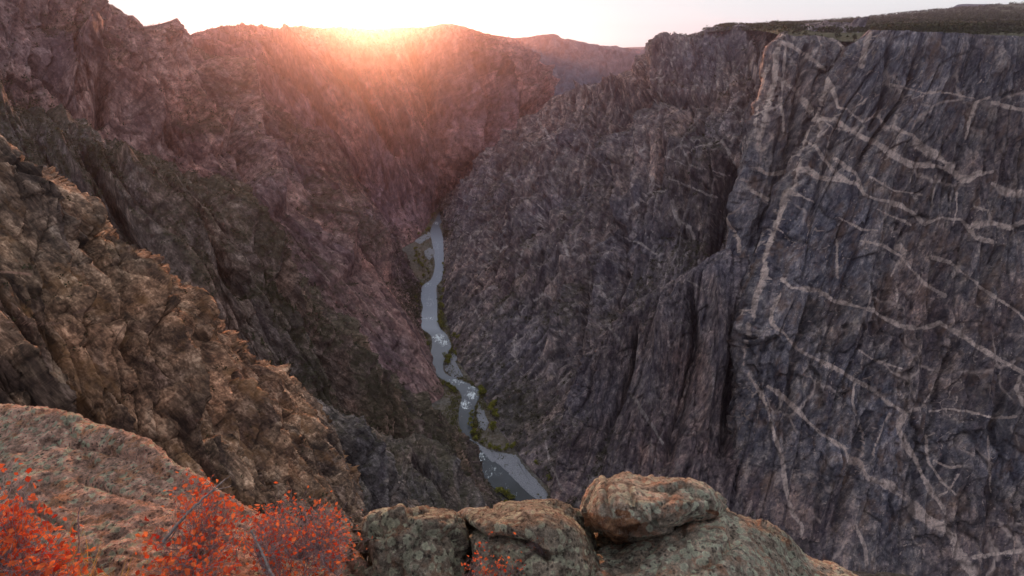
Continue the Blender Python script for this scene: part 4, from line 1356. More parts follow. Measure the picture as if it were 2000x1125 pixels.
# rim trees
for box, n, seed_, txt in (((1700, 56, 2020, 74), 110, 1, 'at the top edge of the veined cliff'), ((1520, 50, 1700, 82), 60, 2, 'on the rim above the pale edged buttress'),
                           ((1290, 45, 1520, 120), 50, 3, 'on the left shoulder of the right rim')):
    p = pick('plateau14', n, seed_, 0.0, box, 0.0, 0.3)
    plant('juniper_tree', JUN, p - np.array([0, 0, 0.2]), 4.5 + 4.5 * rs.rand(len(p)), 'dark juniper ' + txt, 'tree', 'junipers ' + txt, 9 + seed_)
p = pick('plateau14', 9000, 8, 0.0, (1400, -20, 2040, 64), 0.0, 0.2)
qx, qy = proj(p)
p = p[~((qx < 1600) & (qy > 55) & (np.arange(len(p)) % 4 > 0))]
scatter_stuff('woodland', p[fbm(p / 60.0, 2, 5) > -0.42], 4.0 + 4.0 * rs.rand(len(p[fbm(p / 60.0, 2, 5) > -0.42])), M_JUNI, 12, 'dark juniper woodland covering the right plateau', size=0.3, seed=9)
# trees along the left skyline
p = pick('canyon_wall4', 500, 12, 0.0, (330, 40, 1010, 90), 0.0, 0.2)
scatter_stuff('scrub', p, 2.6 + 1.8 * rs.rand(len(p)), M_SCRUB, 9, 'scrub along the rim under the sun', seed=13)

# ================================================================== FOREGROUND ROCKS
def lichen_mat(name, base, lich, spot, warmth, litk=0.5, scale=1.0, blk=0.5):
    m, nt, b = new_mat(name)
    n = NB(nt)
    w = n.noisecol(n.obj, 9 * scale, 4)
    v = n.vadd(n.obj, w, 0.035 / scale)
    w2 = n.noisecol(n.obj, 45 * scale, 3)
    v = n.vadd(v, w2, 0.014 / scale)
    big = n.noise(n.obj, 2.2 * scale, 4, 0.6)
    med = n.noise(v, 14 * scale, 8, 0.72)
    fine = n.noise(n.obj, 70 * scale, 6, 0.8)
    grit = n.noise(n.obj, 170 * scale, 3, 0.7)
    c = n.ramp(med, [(0.36, tuple(x * 0.25 for x in base)), (0.46, tuple(x * 0.75 for x in base)), (0.55, tuple(min(1, x * 1.15) for x in base)), (0.64, tuple(min(1, x * 1.8) for x in base))])
    c = n.mix(n.ramp(n.noise(v, 5.5 * scale, 6, 0.7), [(0.50, 0.0), (0.62, 0.75)]), c, warmth)
    # pale crusts of lichen in rounded overlapping patches
    vo = nt.nodes.new('ShaderNodeTexVoronoi')
    vo.inputs['Scale'].default_value = 19 * scale
    nt.links.new(v, vo.inputs['Vector'])
    sep = nt.nodes.new('ShaderNodeSeparateColor')
    nt.links.new(vo.outputs['Color'], sep.inputs[0])
    cover = n.ramp(n.noise(n.obj, 3.2 * scale, 5, 0.65), [(0.5 - 0.16 * litk, 1.0), (0.5 + 0.12 * litk, 0.15)])
    on = n.math('LESS_THAN', sep.outputs[0], n.math('MULTIPLY', cover, litk * 1.5))
    rim = n.ramp(vo.outputs['Distance'], [(0.0, 0.75), (0.42, 1.0), (0.58, 0.0)])
    lc = n.mix(sep.outputs[1], lich, tuple(x * 0.62 for x in lich))
    c = n.mix(n.math('MULTIPLY', n.math('MULTIPLY', on, rim), 0.85), c, lc)
    # small dark spots
    vb = nt.nodes.new('ShaderNodeTexVoronoi')
    vb.inputs['Scale'].default_value = 38 * scale
    nt.links.new(v, vb.inputs['Vector'])
    sb = nt.nodes.new('ShaderNodeSeparateColor')
    nt.links.new(vb.outputs['Color'], sb.inputs[0])
    onb = n.math('LESS_THAN', sb.outputs[0], n.math('MULTIPLY', n.ramp(big, [(0.4, 0.3), (0.6, 1.0)]), blk))
    c = n.mix(n.math('MULTIPLY', onb, n.ramp(vb.outputs['Distance'], [(0.2, 0.85), (0.5, 0.0)])), c, spot)
    # orange stain, traced per vertex
    va = n.math('ADD', n.attr('vein'), n.math('MULTIPLY', n.math('SUBTRACT', n.noise(v, 11 * scale, 6, 0.7), 0.5), 1.4))
    oc = n.mix(n.ramp(med, [(0.4, 0.0), (0.6, 1.0)]), (0.13, 0.045, 0.02), (0.40, 0.20, 0.10))
    c = n.mix(n.ramp(va, [(0.45, 0.0), (0.7, 0.9)]), c, oc)
    ton = n.math('ADD', n.math('MULTIPLY', n.attr('tone'), 0.5), 0.5)
    c = n.mix(0.6, c, n.ramp(ton, [(0.05, (0.6, 0.56, 0.54)), (0.5, (1.0, 1.0, 1.0)), (0.95, (1.4, 1.36, 1.3))]), 'MULTIPLY')
    g = n.ramp(fine, [(0.3, 0.5), (0.7, 1.5)])
    c = n.mix(0.9, c, g, 'MULTIPLY')
    c = n.mix(n.ramp(grit, [(0.60, 0.0), (0.68, 0.7)]), c, (0.75, 0.70, 0.64))
    c = n.mix(n.ramp(grit, [(0.32, 0.75), (0.40, 0.0)]), c, (0.05, 0.04, 0.035))
    c = n.mix(1.0, c, (1.65, 1.6, 1.55), 'MULTIPLY')
    c = n.mix(n.math('MULTIPLY', n.attr('crack'), 0.5), c, (0.03, 0.022, 0.018))
    nt.links.new(c, b.inputs['Base Color'])
    h = n.math('ADD', n.math('MULTIPLY', med, 1.0), n.math('MULTIPLY', fine, 0.30))
    bp = n.bump(h, 0.03 / scale)
    bp = n.bump(n.math('MULTIPLY', on, rim), 0.006 / scale, 0.8, bp)
    bp = n.bump(fine, 0.02 / scale, 1.0, bp)
    nt.links.new(bp, b.inputs['Normal'])
    return m


M_PINK = lichen_mat('pink_granite', (0.56, 0.36, 0.28), (0.50, 0.55, 0.40), (0.06, 0.035, 0.03), (0.50, 0.24, 0.12), litk=0.5, blk=0.5)
M_LICH = lichen_mat('lichen_granite', (0.30, 0.25, 0.195), (0.56, 0.57, 0.42), (0.045, 0.035, 0.03), (0.33, 0.19, 0.12), litk=0.8, blk=0.6)
M_PALE = lichen_mat('pale_lichen_granite', (0.40, 0.335, 0.27), (0.62, 0.66, 0.52), (0.05, 0.04, 0.035), (0.46, 0.25, 0.16), litk=0.85, blk=0.5)


def rock(name, cols, mat, label, amps, seed, ribs=(), veins=(), rib_noise=None, fine=(0.06, 0.006, 4), step=2.4):
    o = sheet(name, cols, mat, amps=amps, ribs=ribs, veins=veins, rib_noise=rib_noise, skirt=False, fine=fine, seed=seed, kind='thing',
              cat='rock', label=label, ftop=1, fbot=1, step=step, rk=1.0, nk=1.0, el=1.0)
    return o


BA = [(0.40, 0.085, 0.8, 1.5), (0.16, 0.024, 0.8, 1.4), (0.05, 0.004, 0.9, 1.3)]
# left slab
rock('granite_slab', C(
    [(-420, 900, 5.2), (-420, 790, 4.8), (-430, 850, 4.2), (-440, 1000, 3.2), (-450, 1200, 2.2), (-450, 1500, 1.5)],
    [(-120, 860, 5.0), (-120, 775, 4.5), (-130, 830, 4.0), (-140, 960, 3.1), (-150, 1200, 2.1), (-150, 1500, 1.4)],
    [(0, 870, 4.7), (0, 787, 4.2), (-5, 840, 3.7), (-10, 960, 2.9), (-15, 1200, 2.0), (-15, 1500, 1.35)],
    [(72, 880, 4.5), (66, 799, 4.0), (55, 855, 3.5), (40, 970, 2.8), (30, 1200, 1.95), (30, 1500, 1.3)],
    [(140, 890, 4.4), (132, 807, 3.85), (118, 865, 3.4), (100, 980, 2.75), (90, 1200, 1.9), (90, 1500, 1.3)],
    [(205, 920, 4.2), (194, 832, 3.7), (175, 890, 3.3), (155, 990, 2.7), (145, 1200, 1.88), (145, 1500, 1.3)],
    [(272, 940, 4.1), (258, 848, 3.55), (235, 905, 3.2), (210, 1000, 2.65), (200, 1200, 1.86), (200, 1500, 1.3)],
    [(318, 960, 4.0), (302, 872, 3.4), (280, 930, 3.1), (260, 1010, 2.6), (255, 1200, 1.85), (255, 1500, 1.3)],
    [(350, 990, 3.9), (335, 908, 3.3), (318, 950, 3.05), (305, 1030, 2.55), (305, 1200, 1.85), (305, 1500, 1.3)],
    [(405, 1010, 3.7), (392, 938, 3.2), (378, 980, 2.95), (370, 1060, 2.45), (370, 1220, 1.83), (370, 1500, 1.3)],
    [(470, 1040, 3.6), (458, 972, 3.1), (448, 1010, 2.85), (440, 1090, 2.35), (440, 1230, 1.82), (440, 1500, 1.3)],
    [(540, 1070, 3.5), (525, 1012, 3.0), (518, 1050, 2.75), (515, 1120, 2.3), (520, 1240, 1.8), (520, 1500, 1.3)],
    [(615, 1110, 3.3), (605, 1062, 2.85), (600, 1090, 2.6), (600, 1150, 2.25), (610, 1250, 1.8), (610, 1500, 1.3)],
    [(700, 1140, 3.0), (690, 1088, 2.6), (690, 1120, 2.45), (695, 1180, 2.15), (700, 1270, 1.8), (700, 1500, 1.3)],
    [(740, 1200, 2.8), (730, 1150, 2.4), (730, 1170, 2.3), (735, 1210, 2.1), (740, 1300, 1.8), (740, 1500, 1.3)]),
    M_PINK, 'broad pink granite slab sloping down at the bottom left', [(0.5, 0.045, 0.8, 1.2), (0.17, 0.026, 0.8, 1.3), (0.06, 0.010, 0.9, 1.2)], 31, fine=(0.12, 0.02, 5), rib_noise=[(0.7, 0.04, 1, False)],
    ribs=[([(20, 880), (110, 862), (200, 880), (290, 905)], 5, -0.05), ([(150, 930), (230, 960), (330, 990)], 5, -0.06), ([(30, 960), (90, 1010), (160, 1050)], 6, -0.06), ([(120, 812), (150, 860), (190, 920)], 5, -0.04)])
# centre boulders
rock('boulder', C(
    [(715, 1120, 2.9), (705, 1060, 2.75), (701, 1035, 2.6), (704, 1070, 2.45), (712, 1130, 2.3), (715, 1220, 2.1)],
    [(722, 1090, 3.0), (714, 1025, 2.85), (711, 1009, 2.65), (716, 1050, 2.42), (722, 1120, 2.26), (725, 1220, 2.08)],
    [(750, 1070, 3.1), (744, 1010, 2.95), (741, 998, 2.7), (745, 1040, 2.42), (750, 1120, 2.24), (750, 1220, 2.06)],
    [(800, 1065, 3.15), (798, 1005, 3.0), (795, 994, 2.72), (798, 1035, 2.42), (800, 1120, 2.22), (800, 1220, 2.05)],
    [(850, 1065, 3.15), (850, 1006, 3.0), (850, 996, 2.72), (855, 1035, 2.44), (860, 1120, 2.24), (860, 1220, 2.05)],
    [(880, 1075, 3.1), (884, 1010, 2.95), (886, 1000, 2.72), (896, 1045, 2.50), (902, 1120, 2.30), (902, 1220, 2.09)],
    [(892, 1100, 3.1), (897, 1025, 3.0), (900, 1014, 2.80), (908, 1065, 2.62), (914, 1130, 2.44), (914, 1220, 2.2)],
    [(894, 1120, 3.1), (900, 1055, 3.05), (904, 1040, 2.98), (912, 1090, 2.90), (918, 1140, 2.70), (918, 1220, 2.5)]),
    M_LICH, 'boxy lichen covered boulder left of the centre, beside the red bush', BA, 32, rib_noise=[(0.4, 0.03, 1, False)],
    ribs=[([(712, 1012), (735, 1060), (745, 1125)], 5, 0.02), ([(735, 1010), (750, 1060), (752, 1125)], 3, -0.02)])
rock('boulder', C(
    [(898, 1040, 3.3), (893, 1012, 3.2), (893, 1003, 3.1), (900, 1016, 3.0), (905, 1060, 2.95)],
    [(915, 1040, 3.35), (908, 1002, 3.25), (905, 994, 3.1), (908, 1006, 2.98), (912, 1060, 2.93)],
    [(940, 1040, 3.4), (936, 1000, 3.3), (934, 991, 3.12), (936, 1004, 2.98), (938, 1060, 2.93)],
    [(962, 1040, 3.35), (962, 1002, 3.25), (962, 994, 3.12), (966, 1008, 3.0), (968, 1060, 2.95)],
    [(975, 1040, 3.3), (978, 1012, 3.2), (980, 1004, 3.1), (982, 1018, 3.0), (980, 1060, 2.95)]),
    M_PALE, 'small pale stone peeping out between the two centre boulders', [(0.2, 0.02, 0.8, 1.1), (0.07, 0.007, 0.8, 1.1)], 33)
rock('boulder', C(
    [(920, 1130, 3.15), (906, 1050, 3.1), (900, 1026, 3.0), (906, 1044, 2.9), (912, 1100, 2.8), (914, 1230, 2.5)],
    [(925, 1090, 3.1), (917, 1022, 3.0), (914, 1013, 2.8), (925, 1035, 2.50), (930, 1100, 2.36), (935, 1230, 2.03)],
    [(955, 1070, 3.2), (948, 1004, 3.1), (945, 998, 2.85), (958, 1030, 2.45), (965, 1100, 2.32), (968, 1230, 2.02)],
    [(1000, 1055, 3.3), (993, 990, 3.2), (990, 984, 2.88), (1000, 1022, 2.44), (1005, 1100, 2.28), (1008, 1230, 2.0)],
    [(1045, 1050, 3.3), (1043, 987, 3.2), (1042, 981, 2.88), (1045, 1020, 2.44), (1050, 1100, 2.26), (1050, 1230, 2.0)],
    [(1090, 1060, 3.25), (1090, 992, 3.15), (1090, 987, 2.88), (1095, 1030, 2.46), (1098, 1100, 2.28), (1100, 1230, 2.02)],
    [(1125, 1080, 3.15), (1127, 1012, 3.05), (1128, 1008, 2.85), (1138, 1050, 2.52), (1142, 1110, 2.34), (1145, 1230, 2.05)],
    [(1145, 1100, 3.05), (1149, 1040, 2.95), (1152, 1035, 2.80), (1163, 1075, 2.58), (1168, 1125, 2.42), (1170, 1230, 2.1)],
    [(1155, 1130, 2.95), (1164, 1075, 2.85), (1170, 1070, 2.76), (1178, 1100, 2.62), (1184, 1140, 2.48), (1188, 1230, 2.15)]),
    M_LICH, 'large rounded centre boulder with a dark crack across its face', BA, 34, rib_noise=[(0.45, 0.05, 1, False)],
    ribs=[([(903, 1024), (930, 1040), (955, 1056), (1000, 1061), (1035, 1068), (1060, 1082), (1080, 1095)], 6, -0.16),
          ([(905, 1010), (940, 1020), (990, 1030), (1040, 1050)], 14, 0.05), ([(1035, 1000), (1050, 1040), (1060, 1075)], 10, -0.03)])
rock('boulder', C(
    [(1092, 1040, 3.2), (1092, 1006, 3.15), (1093, 998, 3.05), (1098, 1010, 2.98), (1100, 1050, 2.95)],
    [(1108, 1040, 3.25), (1108, 1000, 3.2), (1108, 993, 3.08), (1110, 1005, 2.97), (1112, 1050, 2.93)],
    [(1128, 1040, 3.25), (1130, 1004, 3.2), (1130, 998, 3.08), (1132, 1010, 2.97), (1134, 1060, 2.93)],
    [(1140, 1050, 3.2), (1143, 1018, 3.1), (1145, 1012, 3.04), (1147, 1025, 2.98), (1148, 1070, 2.95)]),
    M_PALE, 'small rounded stone wedged left of the perched boulder', [(0.2, 0.02, 0.8, 1.1)], 35)
# perched boulder on the right
rock('boulder', C(
    [(1165, 1040, 3.0), (1150, 1000, 3.0), (1141, 992, 2.9), (1141, 1005, 2.8), (1146, 1020, 2.78), (1165, 1034, 2.85)],
    [(1178, 1040, 3.15), (1160, 968, 3.1), (1150, 962, 2.95), (1148, 1000, 2.72), (1155, 1030, 2.68), (1185, 1045, 2.80)],
    [(1200, 1030, 3.3), (1184, 948, 3.25), (1176, 941, 3.0), (1174, 990, 2.66), (1182, 1040, 2.60), (1210, 1066, 2.75)],
    [(1230, 1020, 3.4), (1216, 938, 3.35), (1212, 933, 3.02), (1212, 985, 2.62), (1218, 1030, 2.55), (1235, 1062, 2.72)],
    [(1270, 1010, 3.4), (1262, 942, 3.35), (1260, 937, 3.04), (1262, 985, 2.62), (1268, 1020, 2.56), (1275, 1050, 2.72)],
    [(1320, 1005, 3.4), (1318, 939, 3.35), (1318, 934, 3.04), (1322, 975, 2.66), (1325, 1005, 2.62), (1328, 1035, 2.74)],
    [(1358, 1005, 3.3), (1360, 950, 3.25), (1361, 945, 3.02), (1370, 975, 2.72), (1372, 1000, 2.70), (1370, 1020, 2.78)],
    [(1385, 1010, 3.2), (1392, 968, 3.15), (1395, 963, 3.0), (1402, 985, 2.80), (1402, 1000, 2.78), (1398, 1012, 2.84)],
    [(1400, 1015, 3.05), (1412, 986, 3.05), (1416, 983, 2.98), (1420, 995, 2.88), (1418, 1004, 2.86), (1412, 1012, 2.9)]),
    M_PALE, 'rounded perched boulder on the right with an orange stained underside', [(0.35, 0.05, 0.8, 1.1), (0.14, 0.024, 0.8, 1.1), (0.05, 0.009, 0.9, 1.1)], 36,
    ribs=[([(1150, 1005), (1200, 1020), (1260, 1010), (1330, 1002)], 8, 0.05), ([(1200, 940), (1230, 985), (1245, 1010)], 8, -0.03)],
    veins=[([(1150, 1014), (1190, 1025), (1235, 1025)], 20), ([(1190, 1050), (1215, 1062)], 20), ([(1205, 1000), (1225, 1005)], 8), ([(1380, 998), (1400, 1003)], 5)], rib_noise=[(0.4, 0.05, 1, False)])
# lower right slab
rock('granite_slab', C(
    [(1155, 1140, 2.9), (1148, 1108, 2.8), (1146, 1100, 2.65), (1140, 1125, 2.45), (1130, 1180, 2.2), (1120, 1320, 1.75)],
    [(1170, 1120, 3.0), (1168, 1088, 2.9), (1166, 1082, 2.68), (1160, 1120, 2.4), (1150, 1180, 2.15), (1140, 1320, 1.7)],
    [(1215, 1110, 3.1), (1212, 1076, 3.0), (1210, 1070, 2.7), (1205, 1120, 2.36), (1200, 1180, 2.1), (1190, 1320, 1.68)],
    [(1265, 1090, 3.2), (1262, 1052, 3.1), (1260, 1045, 2.72), (1260, 1110, 2.32), (1260, 1180, 2.08), (1260, 1320, 1.66)],
    [(1335, 1080, 3.3), (1332, 1030, 3.2), (1330, 1022, 2.78), (1335, 1100, 2.32), (1340, 1180, 2.06), (1345, 1320, 1.65)],
    [(1400, 1060, 3.4), (1398, 1004, 3.3), (1398, 997, 2.86), (1410, 1080, 2.36), (1420, 1180, 2.06), (1430, 1320, 1.65)],
    [(1440, 1060, 3.4), (1440, 1013, 3.3), (1440, 1006, 2.92), (1460, 1080, 2.42), (1480, 1180, 2.08), (1500, 1320, 1.67)],
    [(1485, 1085, 3.3), (1487, 1038, 3.2), (1488, 1032, 2.92), (1510, 1095, 2.48), (1535, 1180, 2.12), (1560, 1320, 1.7)],
    [(1535, 1120, 3.2), (1540, 1072, 3.1), (1542, 1066, 2.88), (1565, 1120, 2.52), (1590, 1190, 2.18), (1620, 1320, 1.75)],
    [(1585, 1145, 3.1), (1592, 1102, 3.0), (1594, 1097, 2.82), (1620, 1145, 2.52), (1645, 1200, 2.22), (1670, 1320, 1.8)],
    [(1640, 1165, 3.0), (1650, 1122, 2.9), (1652, 1117, 2.75), (1680, 1160, 2.5), (1700, 1210, 2.25), (1730, 1320, 1.85)],
    [(1700, 1190, 2.9), (1712, 1150, 2.8), (1715, 1145, 2.68), (1740, 1180, 2.48), (1760, 1230, 2.27), (1790, 1320, 1.9)]),
    M_PALE, 'lichen covered granite slab at the bottom right under the perched boulder', [(0.5, 0.07, 0.8, 1.1), (0.18, 0.03, 0.8, 1.1), (0.06, 0.011, 0.9, 1.1)], 37,
    ribs=[([(1290, 1045), (1240, 1090), (1180, 1130)], 8, -0.05), ([(1420, 1005), (1440, 1050), (1400, 1090), (1330, 1125)], 10, -0.05), ([(1400, 1000), (1470, 1040), (1560, 1090)], 14, 0.05)],
    rib_noise=[(0.4, 0.05, 1, False)])
rock('boulder', C(
    [(1122, 1150, 3.1), (1120, 1110, 3.05), (1120, 1100, 2.95), (1124, 1120, 2.8), (1128, 1180, 2.6)],
    [(1140, 1140, 3.2), (1138, 1072, 3.15), (1137, 1064, 3.0), (1140, 1100, 2.78), (1142, 1180, 2.55)],
    [(1175, 1130, 3.3), (1172, 1052, 3.25), (1172, 1044, 3.05), (1174, 1085, 2.80), (1176, 1180, 2.55)],
    [(1215, 1130, 3.3), (1213, 1050, 3.25), (1213, 1042, 3.05), (1216, 1085, 2.82), (1218, 1180, 2.55)],
    [(1250, 1140, 3.2), (1250, 1070, 3.15), (1251, 1060, 3.05), (1252, 1100, 2.85), (1252, 1180, 2.6)]),
    M_LICH, 'dark rock wedged under the perched boulder', [(0.2, 0.03, 0.8, 1.1), (0.07, 0.008, 0.8, 1.1)], 40)
rock('boulder', C(
    [(640, 1120, 3.0), (636, 1080, 2.95), (634, 1072, 2.85), (638, 1100, 2.7), (642, 1200, 2.5)],
    [(665, 1090, 3.1), (660, 1048, 3.05), (658, 1040, 2.88), (662, 1080, 2.68), (664, 1200, 2.45)],
    [(690, 1085, 3.1), (688, 1042, 3.05), (687, 1036, 2.88), (690, 1080, 2.66), (692, 1200, 2.45)],
    [(708, 1100, 3.0), (710, 1060, 2.95), (711, 1052, 2.85), (713, 1090, 2.7), (714, 1200, 2.5)]),
    M_LICH, 'grey rock sliver between the red bush and the boxy boulder', [(0.3, 0.05, 0.8, 1.1), (0.1, 0.015, 0.8, 1.1)], 38)
# rim ground under and behind the rocks
g0 = C([(-700, 1500, 1.3), (-700, 1250, 2.2), (-700, 1000, 5.5), (-700, 1150, 9)], [(0, 1500, 1.3), (0, 1250, 2.2), (0, 1000, 4.6), (100, 1150, 8)],
       [(500, 1500, 1.3), (500, 1280, 2.0), (520, 1130, 3.1), (560, 1250, 5)], [(900, 1500, 1.3), (900, 1280, 2.0), (900, 1130, 2.9), (900, 1250, 4.5)],
       [(1200, 1500, 1.3), (1200, 1280, 2.0), (1200, 1130, 2.9), (1200, 1250, 4.5)], [(1600, 1500, 1.3), (1600, 1320, 2.0), (1580, 1180, 2.8), (1560, 1280, 4.2)],
       [(1900, 1500, 1.3), (1900, 1400, 1.7), (1880, 1330, 2.3), (1850, 1400, 3.5)])
sheet('rim_ground', g0, M_LICH, rib_noise=[(0.6, 0.05, 1, False)], amps=[(0.2, 0.03, 1, 1)], skirt=False, seed=39, ftop=1, fbot=1, step=8, label='stony rim ground under the foreground rocks')


# ================================================================== SHRUBS
def tubes(paths):
    """paths: list of (points, r0, r1): three sided tapered tubes -> V, quads"""
    V, Q4 = [], []
    n0 = 0
    for pts, r0, r1 in paths:
        pts = np.asarray(pts, float)
        n = len(pts)
        d = np.gradient(pts, axis=0)
        d /= np.linalg.norm(d, axis=1, keepdims=True) + 1e-9
        up = np.array([0.31, 0.2, 0.93])
        a = np.cross(d, up)
        a /= np.linalg.norm(a, axis=1, keepdims=True) + 1e-9
        b = np.cross(d, a)
        r = np.linspace(r0, r1, n)[:, None]
        for k in range(3):
            t = k * 2.0944
            V.append(pts + (a * math.cos(t) + b * math.sin(t)) * r)
        base = n0
        i = np.arange(n - 1)
        for k in range(3):
            k2 = (k + 1) % 3
            Q4.append(np.stack([base + k * n + i, base + k2 * n + i, base + k2 * n + i + 1, base + k * n + i + 1], 1))
        n0 += 3 * n
    return np.concatenate(V), np.concatenate(Q4)


def curve(a, b, rs, wob, n=6, sag=0.0):
    t = np.linspace(0, 1, n)[:, None]
    p = a * (1 - t) + b * t
    L = np.linalg.norm(b - a)
    k1 = rs.normal(size=3) * wob * L
    k2 = rs.normal(size=3) * wob * L * 0.5
    p = p + np.sin(t * math.pi) * k1 + np.sin(t * 2 * math.pi) * k2
    p[:, 2] += (t[:, 0] * (1 - t[:, 0])) * sag * L
    return p


M_REDLEAF = leaf_mat('red_leaf', (0.50, 0.030, 0.014), (0.92, 0.27, 0.09), 0.45)
M_REDLEAF_ONE = leaf_mat('red_leaf_single', (0.52, 0.035, 0.016), (0.92, 0.27, 0.09), 0.45, useobj=True)
M_TWIG = plain_mat('twig_bark', (0.16, 0.09, 0.09), (0.46, 0.36, 0.36), 40.0)
M_DEAD = plain_mat('dead_wood', (0.13, 0.10, 0.09), (0.30, 0.25, 0.235), 60.0, bump=0.002)
M_RUSSET = leaf_mat('russet_leaf', (0.16, 0.05, 0.03), (0.38, 0.14, 0.07), 0.2)
M_STRAW = leaf_mat('straw_blade', (0.45, 0.20, 0.03), (0.75, 0.45, 0.12), 0.3)

LEAF = np.array([(0, 0, 0), (0.28, 0.35, 0.05), (0.34, 0.68, 0.02), (0.0, 1.0, -0.08), (-0.34, 0.68, 0.02), (-0.28, 0.35, 0.05), (0, 0.5, -0.05)])
LEAF_F = np.array([(0, 1, 6, 5), (1, 2, 3, 6), (6, 3, 4, 5)])


def leaf_me(k):
    me = bpy.data.meshes.new('leaf')
    r = random.Random(k)
    L = LEAF.copy()
    L[:, 0] *= r.uniform(0.8, 1.25)
    L[3, 2] += r.uniform(-0.3, 0.1)
    L[[2, 4], 2] += r.uniform(0, 0.2)
    me.from_pydata([tuple(v) for v in L], [], [tuple(f) for f in LEAF_F])
    me.materials.append(M_REDLEAF_ONE)
    return me


LEAVES = [leaf_me(k) for k in range(5)]


def rand_rot(rs):
    from mathutils import Quaternion
    q = Quaternion(rs.normal(size=4))
    q.normalize()
    return q.to_matrix()


def shrub(label, base, region, n_hub, n_tip, lpt, lsize, seed, n_single=300, cat='shrub', leafmat=None, thick=0.006):
    """region: list of ellipses (px, py, rx, ry, D, depth) that the crown fills"""
    rs = np.random.RandomState(seed)
    b0 = unproj(*base)
    root = empty('shrub', b0, label, cat)
    inv = Vector(b0)
    reg = np.array(region, float)
    wgt = reg[:, 2] * reg[:, 3]
    wgt /= wgt.sum()

    def pt(edge=0.0):
        k = rs.choice(len(reg), p=wgt)
        x, y, rx, ry, D, dd = reg[k]
        a = rs.rand() * 6.283
        r = math.sqrt(edge + (1 - edge) * rs.rand())
        return unproj(x + rx * r * math.cos(a), y + ry * r * math.sin(a), D + rs.uniform(-dd, dd))
    paths = []
    hubs = []
    for k in range(n_hub):
        h = pt()
        h = b0 + (h - b0) * rs.uniform(0.35, 0.8)
        s0 = b0 + np.array([rs.normal() * 0.06, rs.normal() * 0.06, 0])
        c = curve(s0, h, rs, 0.09, 7)
        paths.append((c, thick, thick * 0.45))
        hubs += [c[4], c[5], c[6]]
    hubs = np.array(hubs)
    lv, lr = [], []
    singles = []
    for k in range(n_tip):
        t = pt(0.15)
        d = np.linalg.norm(hubs - t, axis=1)
        h = hubs[np.argsort(d)[rs.randint(0, 3)]]
        c = curve(h, t, rs, 0.10, 6)
        paths.append((c, thick * 0.34, thick * 0.14))
        for j in range(2):
            i = rs.randint(2, 5)
            e = c[i] + rs.normal(size=3) * 0.05 + (c[5] - c[3]) * 0.6
            paths.append((curve(c[i], e, rs, 0.12, 3), thick * 0.2, thick * 0.1))
            if rs.rand() < 0.6:
                singles.append((e, 0.8))
        tone = rs.rand()
        for j in range(lpt):
            q = c[rs.randint(3, 6)] + rs.normal(size=3) * 0.017
            singles.append((q, tone))
    V, Q4 = tubes(paths)
    br = mesh_np('branches', V - b0, Q4, M_TWIG, True, None, root)
    idx = rs.permutation(len(singles))
    # the leaves nearest the viewer are objects of their own
    near = sorted(idx, key=lambda i: np.linalg.norm(singles[i][0]) + rs.rand() * 0.25)
    own = set(near[:n_single])
    for i in near:
        p, tone = singles[i]
        s_ = lsize * rs.uniform(0.55, 1.25)
        R = rand_rot(rs)
        if i in own:
            o = bpy.data.objects.new('leaf', LEAVES[rs.randint(0, 5)])
            o.matrix_world = Matrix.Translation(Vector(p) - inv) @ R.to_4x4() @ Matrix.Scale(s_, 4)
            COL.objects.link(o)
            o.parent = root
        else:
            lv.append((LEAF @ np.array(R).T) * s_ + p - b0)
            lr += [min(1, max(0, tone * 0.6 + rs.rand() * 0.4))] * 7
    if lv:
        n = len(lv)
        Fq = (LEAF_F[None] + (np.arange(n) * 7)[:, None, None]).reshape(-1, 4)
        o = mesh_np('foliage', np.concatenate(lv), Fq, leafmat or M_REDLEAF, True, {'rnd': np.array(lr)}, root)
        o['kind'] = 'stuff'
    return root


shrub('red leaved bush cut by the left edge of the photo', (40, 1260, 1.75), [(20, 960, 50, 60, 2.1, 0.2), (55, 1060, 85, 75, 1.95, 0.2), (110, 1110, 60, 50, 1.9, 0.15), (10, 1040, 50, 60, 1.8, .1)],
      12, 210, 3, 0.037, 1)
shrub('bright red bush with the dead branch sticking out', (400, 1230, 1.9), [(385, 975, 55, 48, 2.45, 0.15), (420, 1020, 70, 60, 2.3, 0.2), (320, 1080, 60, 55, 2.0, 0.15), (400, 1090, 90, 50, 2.0, 0.2), (470, 1010, 35, 35, 2.4, .1)],
      16, 240, 3, 0.032, 2)
shrub('rounded twiggy red bush beside the boxy boulder', (580, 1230, 2.0), [(580, 1020, 85, 50, 2.4, 0.2), (600, 1080, 85, 60, 2.2, 0.2), (640, 1030, 40, 50, 2.4, 0.1), (520, 1060, 50, 60, 2.2, 0.2), (665, 1060, 25, 40, 2.4, 0.1)],
      24, 520, 2, 0.024, 3)
shrub('small sparse red sprig in front of the cracked centre boulder', (945, 1200, 2.1), [(942, 1075, 14, 25, 2.25, 0.04), (935, 1110, 35, 20, 2.15, 0.06)], 5, 30, 2, 0.020, 4, n_single=150, thick=0.004)
shrub('low red sprig at the bottom edge right of the small sprig', (990, 1210, 2.1), [(985, 1112, 30, 22, 2.15, 0.05)], 5, 30, 2, 0.020, 5, n_single=130, thick=0.004)
shrub('dry russet tuft growing from the crack of the centre boulder', (1058, 1092, 2.42), [(1050, 1062, 24, 20, 2.38, 0.05), (1062, 1075, 14, 14, 2.38, 0.04)], 8, 90, 3, 0.009, 6, n_single=0, leafmat=M_RUSSET, thick=0.003)


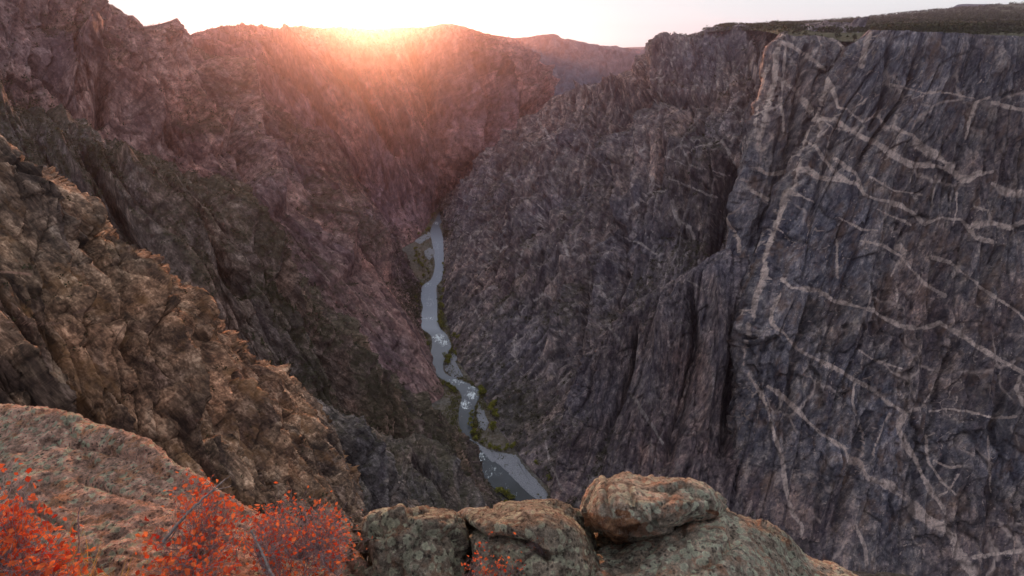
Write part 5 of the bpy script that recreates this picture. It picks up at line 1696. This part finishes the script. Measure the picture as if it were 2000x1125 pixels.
def grass(label, px, py, D, n, h, spread, seed):
    rs = np.random.RandomState(seed)
    b0 = unproj(px, py, D)
    V, Fq, rn = [], [], []
    for k in range(n):
        a = b0 * 0 + np.array([rs.normal() * spread, rs.normal() * spread, 0])
        hh = h * rs.uniform(0.4, 1.1)
        d = np.array([rs.normal() * 0.4, rs.normal() * 0.4, 1.0])
        w = np.array([rs.normal(), rs.normal(), 0])
        w *= 0.0028 / (np.linalg.norm(w) + 1e-6)
        bend = np.array([rs.normal() * 0.4, rs.normal() * 0.4, -0.3])
        i0 = len(V)
        for j, t in enumerate((0, 0.4, 0.75, 1.0)):
            c = a + d * hh * t + bend * hh * t * t * 0.7
            V += [c - w * (1.05 - t), c + w * (1.05 - t)]
        Fq += [(i0 + 2 * j, i0 + 2 * j + 1, i0 + 2 * j + 3, i0 + 2 * j + 2) for j in range(3)]
        rn += [rs.rand()] * 8
    o = mesh_np('grass_tuft', np.array(V), np.array(Fq), M_STRAW, True, {'rnd': np.array(rn)})
    o.location = b0
    return tag(o, label, 'grass')


grass('straw yellow grass tuft at the bottom edge between the two left bushes', 215, 1190, 1.85, 90, 0.34, 0.035, 1)
grass('yellow grass blades mixed into the bush at the left edge', 120, 1150, 2.0, 110, 0.34, 0.07, 2)
grass('orange yellow grass just left of the middle red bush', 165, 1180, 1.9, 60, 0.22, 0.05, 3)
grass('thin dry grass at the foot of the middle red bush', 300, 1180, 1.95, 60, 0.16, 0.08, 4)


def dead_branch(label, path, r0, r1, subs, seed, mat=None):
    rs = np.random.RandomState(seed)
    P = np.array([unproj(*p) for p in path])
    g = catmull(P, 24, 0)
    g += rs.normal(size=g.shape) * r0 * 0.18
    paths = [(g, r0, r1)]
    for (i, px, py, D) in subs:
        paths.append((curve(g[i], unproj(px, py, D), rs, 0.08, 6), r0 * 0.4, r0 * 0.12))
    V, Q4 = tubes(paths)
    o = mesh_np('dead_branch', V - P[0], Q4, mat or M_DEAD, True)
    o.location = P[0]
    return tag(o, label, 'branch')


dead_branch('bare grey branch pointing up right out of the bright red bush', [(318, 1058, 1.85), (362, 1008, 1.9), (400, 972, 1.95), (444, 934, 2.0)], 0.011, 0.004,
            [(16, 452, 948, 2.0), (20, 450, 928, 2.03), (10, 352, 1000, 1.95), (6, 300, 1075, 1.85)], 1)
dead_branch('pale bare stem curving down through the rounded bush', [(490, 1035, 1.95), (510, 1075, 1.88), (530, 1120, 1.8), (555, 1150, 1.75)], 0.005, 0.009,
            [(3, 498, 1028, 1.98), (10, 535, 1085, 1.9), (16, 505, 1110, 1.85)], 2)
dead_branch('thin pale twig lying on the pink slab', [(175, 1080, 2.35), (215, 1068, 2.4), (260, 1070, 2.38), (300, 1066, 2.36)], 0.003, 0.002, [(12, 250, 1050, 2.45)], 3)
dead_branch('dark upright twig standing before the pink slab', [(152, 1110, 2.1), (154, 1060, 2.15), (153, 1010, 2.2), (156, 990, 2.22)], 0.006, 0.003, [(12, 165, 1020, 2.2)], 4, M_TWIG)
